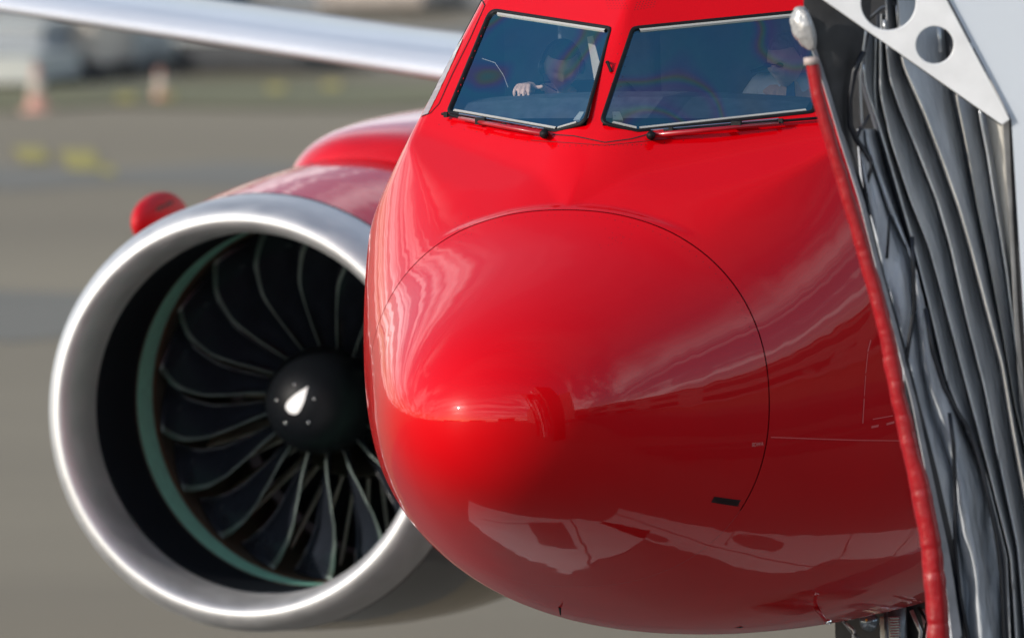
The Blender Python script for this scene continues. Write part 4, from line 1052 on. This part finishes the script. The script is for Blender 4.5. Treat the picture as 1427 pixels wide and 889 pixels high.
    for i in range(m+1):
        a = (PI*.60)*i/m
        for j in range(n):
            b = 2*PI*j/n; y = -math.cos(b)
            lim = .50 if y < -.25 else 1.0
            a2 = a*lim if y < -.25 else a*(1.0 if y > .2 else .50+.50*(y+.25)/.45)
            v = Vector((math.sin(a2)*math.sin(b)*.083, -math.sin(a2)*math.cos(b)*.104, math.cos(a2)*.127)); v *= 1+.03*noise.noise(v*60)
            V.append(H+HR@v)
    hb.add(V, [(i*n+j, i*n+(j+1) % n, (i+1)*n+(j+1) % n, (i+1)*n+j) for i in range(m) for j in range(n)]); hb.obj('hair', hair, root, True)
    def L2W(v): return H+HR@Vector(v)
    return root, L2W, ch
# first officer, image left, leaning in with one hand on the glareshield
hl = Vector(on_y(783, 93, 2.86)); hand = Vector(on_y(733, 121, 2.36))
pr1, LW, chp = person('pilot in dark jersey and headset leaning forward behind the left windshield, hand on the dash', hl, math.radians(24), math.radians(24), M['jersey'], M['hair'], hand, Vector((-.30, 2.72, 3.80)), (1.0, .6), sx=-.56)
hd = MB(); hd.tube([LW((.088*math.cos(a), .01, .128*math.sin(a)+.0)) for a in np.linspace(.05, PI-.05, 16)], .006, 6)
hd.obj('headset_band', M['black'], pr1, True)
for s in (-1, 1): MB().sphere(LW((.088*s, .005, -.006)), (.018, .026, .034)).obj('ear_cup', M['gear'], pr1, True)
MB().tube([LW((-.088, 0, -.03)), LW((-.08, -.06, -.055)), LW((-.03, -.11, -.065))], .003, 5).obj('microphone_boom', M['black'], pr1)
# captain, image right
hr = Vector(on_y(1095, 85, 2.80))
pr2, LW, chp = person('pilot in white shirt and blue tie sitting behind the right windshield beside the grey canopy', hr, math.radians(-14), math.radians(14), M['shirt'], M['grey_hair'], Vector((.30, 2.62, 3.74)), Vector((.80, 2.62, 3.74)), (.6, .6), sx=hr.x+.02)
for s in (-1, 1):
    MB().sphere(LW((.032*s, -.098, .010)), (.019, .007, .011)).obj('sunglasses_lens', M['black'], pr2, True)
    MB().box(chp+Vector((.17*s, -.03, .215)), (.075, .10, .012), Matrix.Rotation(.30*s, 3, 'Y')).obj('epaulette', M['black'], pr2)
MB().tube([LW((-.032, -.104, .014)), LW((.032, -.104, .014))], .003, 5).obj('sunglasses_bridge', M['black'], pr2)
tie = MB(); kn = chp+Vector((0, -.105, .20)); tie.add([kn+Vector(v) for v in ((-.022, -.01, .02), (.022, -.01, .02), (.014, -.03, -.02), (-.014, -.03, -.02), (.038, -.045, -.30), (-.038, -.045, -.30), (0, -.045, -.34))], [(3, 2, 1, 0), (5, 4, 2, 3), (6, 4, 5)]); o = tie.obj('tie', M['tie'], pr2); sd = o.modifiers.new('s', 'SOLIDIFY'); sd.thickness = .008

# ------------------------------------------------------------------ ground and background
g = MB().add([(-900, -700, 0), (900, -700, 0), (900, 1500, 0), (-900, 1500, 0)], [(0, 1, 2, 3)]).obj('ground', M['asphalt']); kind(g, 'structure')
def sheet(name, pts, m, z=.004):
    o = MB().add([(p[0], p[1], z) for p in pts], [tuple(range(len(pts)))]).obj(name, m)
    if o.data.polygons[0].normal.z < 0: o.data.flip_normals()
    return kind(o, 'structure')
sheet('shade_toned_apron', [(-160, -160), (60, -160), (60, 13.0), (-7, 13.0), (-12, 10), (-160, 6)], M['apron_dark'], .004)  # terminal shade laid into the ground colour, over darker asphalt
sheet('painted_sunlit_slab', [(-1.5, 1.35), (-2.0, 2.9), (-1.5, 3.6), (-1.05, 3.55), (-.3, 2.85), (.5, 2.45), (1.0, 2.3), (.55, 1.75), (-.35, 1.5)], M['sunlit_concrete'], .008)  # slice of sunlit ground painted as a brighter slab, likewise the next
sheet('painted_sunlit_slab', [(.62, 1.95), (1.3, 1.8), (1.55, 2.55), (1.85, 3.4), (2.05, 4.1), (2.1, 5.4), (2.2, 9), (1.2, 9.0), (1.3, 6.0), (1.4, 4.2), (1.0, 3.95), (.82, 3.35), (.9, 2.85), (.72, 2.5)], M['sunlit_concrete'], .008)
sheet('dark_ground_quad', [(-.45, 1.85), (-.85, 2.75), (-.35, 2.62), (.15, 1.75)], M['apron_dark'], .012)  # dark four-sided patch laid over the paler ground
def disc(cx, cy, rx, ry, n=24): return [(cx+rx*math.cos(2*PI*k/n), cy+ry*math.sin(2*PI*k/n)) for k in range(n)]
sheet('dark_ground_disc', disc(.86, 2.42, .10, .10), M['apron_dark'], .012)  # dark discs over the paler ground
sheet('dark_ground_disc', disc(1.52, 3.22, .20, .24), M['apron_dark'], .012)
for pts in (((-1.45, 2.2), (-.2, 1.75)), ((1.1, 1.85), (1.28, 6.0)), ((-.6, 3.15), (.35, 1.7)), ((1.25, 3.0), (2.05, 2.8)), ((1.3, 4.3), (2.1, 4.2)), ((1.2, 5.4), (2.2, 5.3))):
    a_, b_ = Vector(pts[0]), Vector(pts[1]); n_ = (b_-a_).normalized().orthogonal()*.012
    sheet('slab_joint', [a_+n_, b_+n_, b_-n_, a_-n_], M['apron_dark'], .010)
mk_ = sheet('lead_in_line', [(-.08, -60), (.08, -60), (.08, -14), (-.08, -14)], M['yellow'], .012)

def gpt(px, py): return on_ground(px, py)
def band(name, y0, y1, m, z=.006, x0=-900, x1=2300, wob=5):
    top = [gpt(x, y0+wob*math.sin(x*.013)) for x in np.linspace(x0, x1, 22)]; bot = [gpt(x, y1+wob*math.sin(x*.017+1)) for x in np.linspace(x1, x0, 22)]
    return sheet(name, top+bot, m, z)
kind(band('grass_strip', 116, 152, M['grass'], .02), 'stuff')
band('service_road', 38, 70, ground_material('road_grey', (.15, .15, .145), (.21, .21, .19), .2, (.3, 1, 1)), .006)
band('far_apron', -26, 22, ground_material('far_apron_tan', (.29, .25, .20), (.38, .34, .28), .12, (.3, 1, 1)), .006)
band('repair_strip', 405, 470, ground_material('worn_strip', (.155, .138, .108), (.205, .185, .148), .2, (.3, 1, 1)), .006, wob=8)
band('repair_strip', 232, 262, ground_material('worn_strip2', (.165, .147, .118), (.21, .19, .152), .2, (.3, 1, 1)), .006, wob=6)
for x, y, wd, ht in ((44, 218, 26, 10), (112, 226, 30, 14), (150, 240, 12, 6)):
    sheet('yellow_marking', [gpt(x-wd, y-ht), gpt(x+wd*.6, y-ht), gpt(x+wd, y+ht), gpt(x-wd*.5, y+ht)], M['yellow'], .014)
for x, y in ((175, 142), (385, 128), (462, 124), (230, 139)):
    sheet('yellow_marking', [gpt(x-12, y-6), gpt(x+12, y-6), gpt(x+12, y+6), gpt(x-12, y+6)], M['yellow'], .03)
def cone(px, py, lab, hpx, grp=None):
    b = Vector(gpt(px, py)); s = FPX/((Vector(_C)-b).length); h = hpx/s; r = h*.24
    e = empty('traffic_cone', lab, 'traffic cone', tuple(b))
    def seg(n, z0, z1, m, k0=1.0): MB().tube([b+Vector((0, 0, z0*h)), b+Vector((0, 0, z1*h))], [r*(1-z0*.75)*k0, r*(1-z1*.75)*k0], 16).obj(n, m, e, True)
    MB().box(b+Vector((0, 0, h*.03)), (r*2.4, r*2.4, h*.06)).obj('cone_base', M['cone'], e)
    seg('cone_body', .06, .34, M['cone']); seg('reflective_band', .34, .74, M['beige'], 1.05); seg('cone_tip', .74, 1.0, M['cone'])
cone(224, 142, 'blurred red and white cone standing alone under the wing beside the grass strip', 46)
cone(52, 155, 'blurred pale cone at far left in front of the beige ground cart', 64)
def cart(px0, px1, py0, py1, label, cat, name, m, gy=None, wheels=True):
    gy = gy or py1+14; a = Vector(gpt(px0, gy)); b = Vector(gpt(px1, gy)); s = FPX/((Vector(_C)-a).length); hz = (gy-py0)/s; z0 = (gy-py1)/s
    e = empty(name, label, cat, tuple((a+b)/2)); wv = (b-a); L = wv.length; ang = math.atan2(wv.y, wv.x); R3 = Matrix.Rotation(ang, 3, 'Z'); c = (a+b)/2+Vector((0, 0, 0))
    bk_ = R3@Vector((0, .5, 0))
    o = MB().box(c+bk_+Vector((0, 0, (hz+z0)/2)), (L, 1.0, hz-z0), R3).obj('cart_body', m, e); bevel(o, .03)
    MB().box(c+bk_+Vector((0, 0, z0)), (L*1.04, .9, .06), R3).obj('chassis', M['gear_dark'], e)
    for sx in (-.38, .38):
        for sy in (.1, .9):
            p = c+R3@Vector((sx*L, sy, z0*.5)); ax_ = R3@Vector((0, 1, 0)); MB().tube([p-ax_*.05, p+ax_*.05], z0*.55, 16).obj('wheel', M['tyre'], e)
    MB().box(c+bk_+Vector((0, 0, hz+.02)), (L*1.02, 1.04, .04), R3).obj('roof', M['pale'], e)
    MB().tube([c+R3@Vector((L*.5, .5, z0)), c+R3@Vector((L*.5+.4, .5, z0*.5))], .03, 8).obj('tow_bar', M['gear_dark'], e)
    return e
cart(74, 134, 30, 96, 'blurred beige ground cart under the outer part of the wing', 'ground cart', 'ground_cart', M['beige'], 112)
cart(160, 192, 40, 92, 'small pale blurred cart between the beige cart and the lone cone', 'ground cart', 'ground_cart', M['pale'], 104)
cart(-160, 62, 38, 88, 'long grey blue blurred trailer at the left edge of the frame', 'trailer', 'service_trailer', M['greybox'], 118)
cart(-140, 48, 86, 118, 'low pale blurred trailer in front of the grey blue one at the left edge', 'trailer', 'service_trailer', M['pale'], 126)
cart(245, 425, 58, 96, 'black flat trailer blurred beneath the white wing edge', 'trailer', 'flat_trailer', M['gear_dark'], 104)
cart(192, 286, -40, 8, 'blue blurred container above the wing edge at the top of the frame', 'container', 'blue_container', M['bluebox'], 18)
cart(442, 590, -34, 8, 'tan blurred crate row at the top of the frame left of the cockpit', 'container', 'tan_container', mat('tan', (.36, .31, .27), .6, var=.1), 20)
cart(20, 140, -60, -14, 'pale blurred box at the top left above the wing', 'container', 'pale_container', M['beige'], -6)

# ------------------------------------------------------------------ buildings around the stand (seen mirrored in the nose)
def building(name, label, c, size, rot, nx_, floors, roofm=None):
    e = empty(name, label, 'building', (c[0], c[1], 0)); R3 = Matrix.Rotation(rot, 3, 'Z'); cv = Vector((c[0], c[1], 0))
    wl_ = MB().box(cv+Vector((0, 0, size[2]/2)), size, R3).obj('wall', M['facade'], e)
    MB().box(cv+Vector((0, 0, size[2]+.2)), (size[0]+.6, size[1]+.6, .4), R3).obj('roof', M['greymetal'], e)
    for f in range(floors):
        for k in range(nx_):
            for sd in (-1, 1):
                x = -size[0]/2+size[0]*(k+.5)/nx_; z = size[2]*(f+.5)/floors
                MB().box(cv+R3@Vector((x, sd*(size[1]/2+.02), 0))+Vector((0, 0, z)), (size[0]/nx_*.7, .08, size[2]/floors*.5), R3).obj('window', M['winglass'], e)
building('terminal_pier', 'long low grey terminal pier beside the aircraft stand', (66, 20, 0), (120, 16, 9), math.radians(84), 16, 2)
building('gate_block', 'square dark gate building mirrored in the nose, nearest to the aircraft', (36, -20, 0), (16, 16, 13), math.radians(35), 4, 3)
building('hangar', 'low hangar across the apron ahead of the aircraft', (-30, -250, 0), (90, 30, 11), 0.1, 8, 1)
building('cargo_shed', 'wide cargo shed far ahead to the side of the hangar', (-190, -210, 0), (120, 30, 9), -.6, 8, 1)
building('office_block', 'office block behind the photographer across the apron', (95, -190, 0), (60, 25, 20), .5, 10, 5)
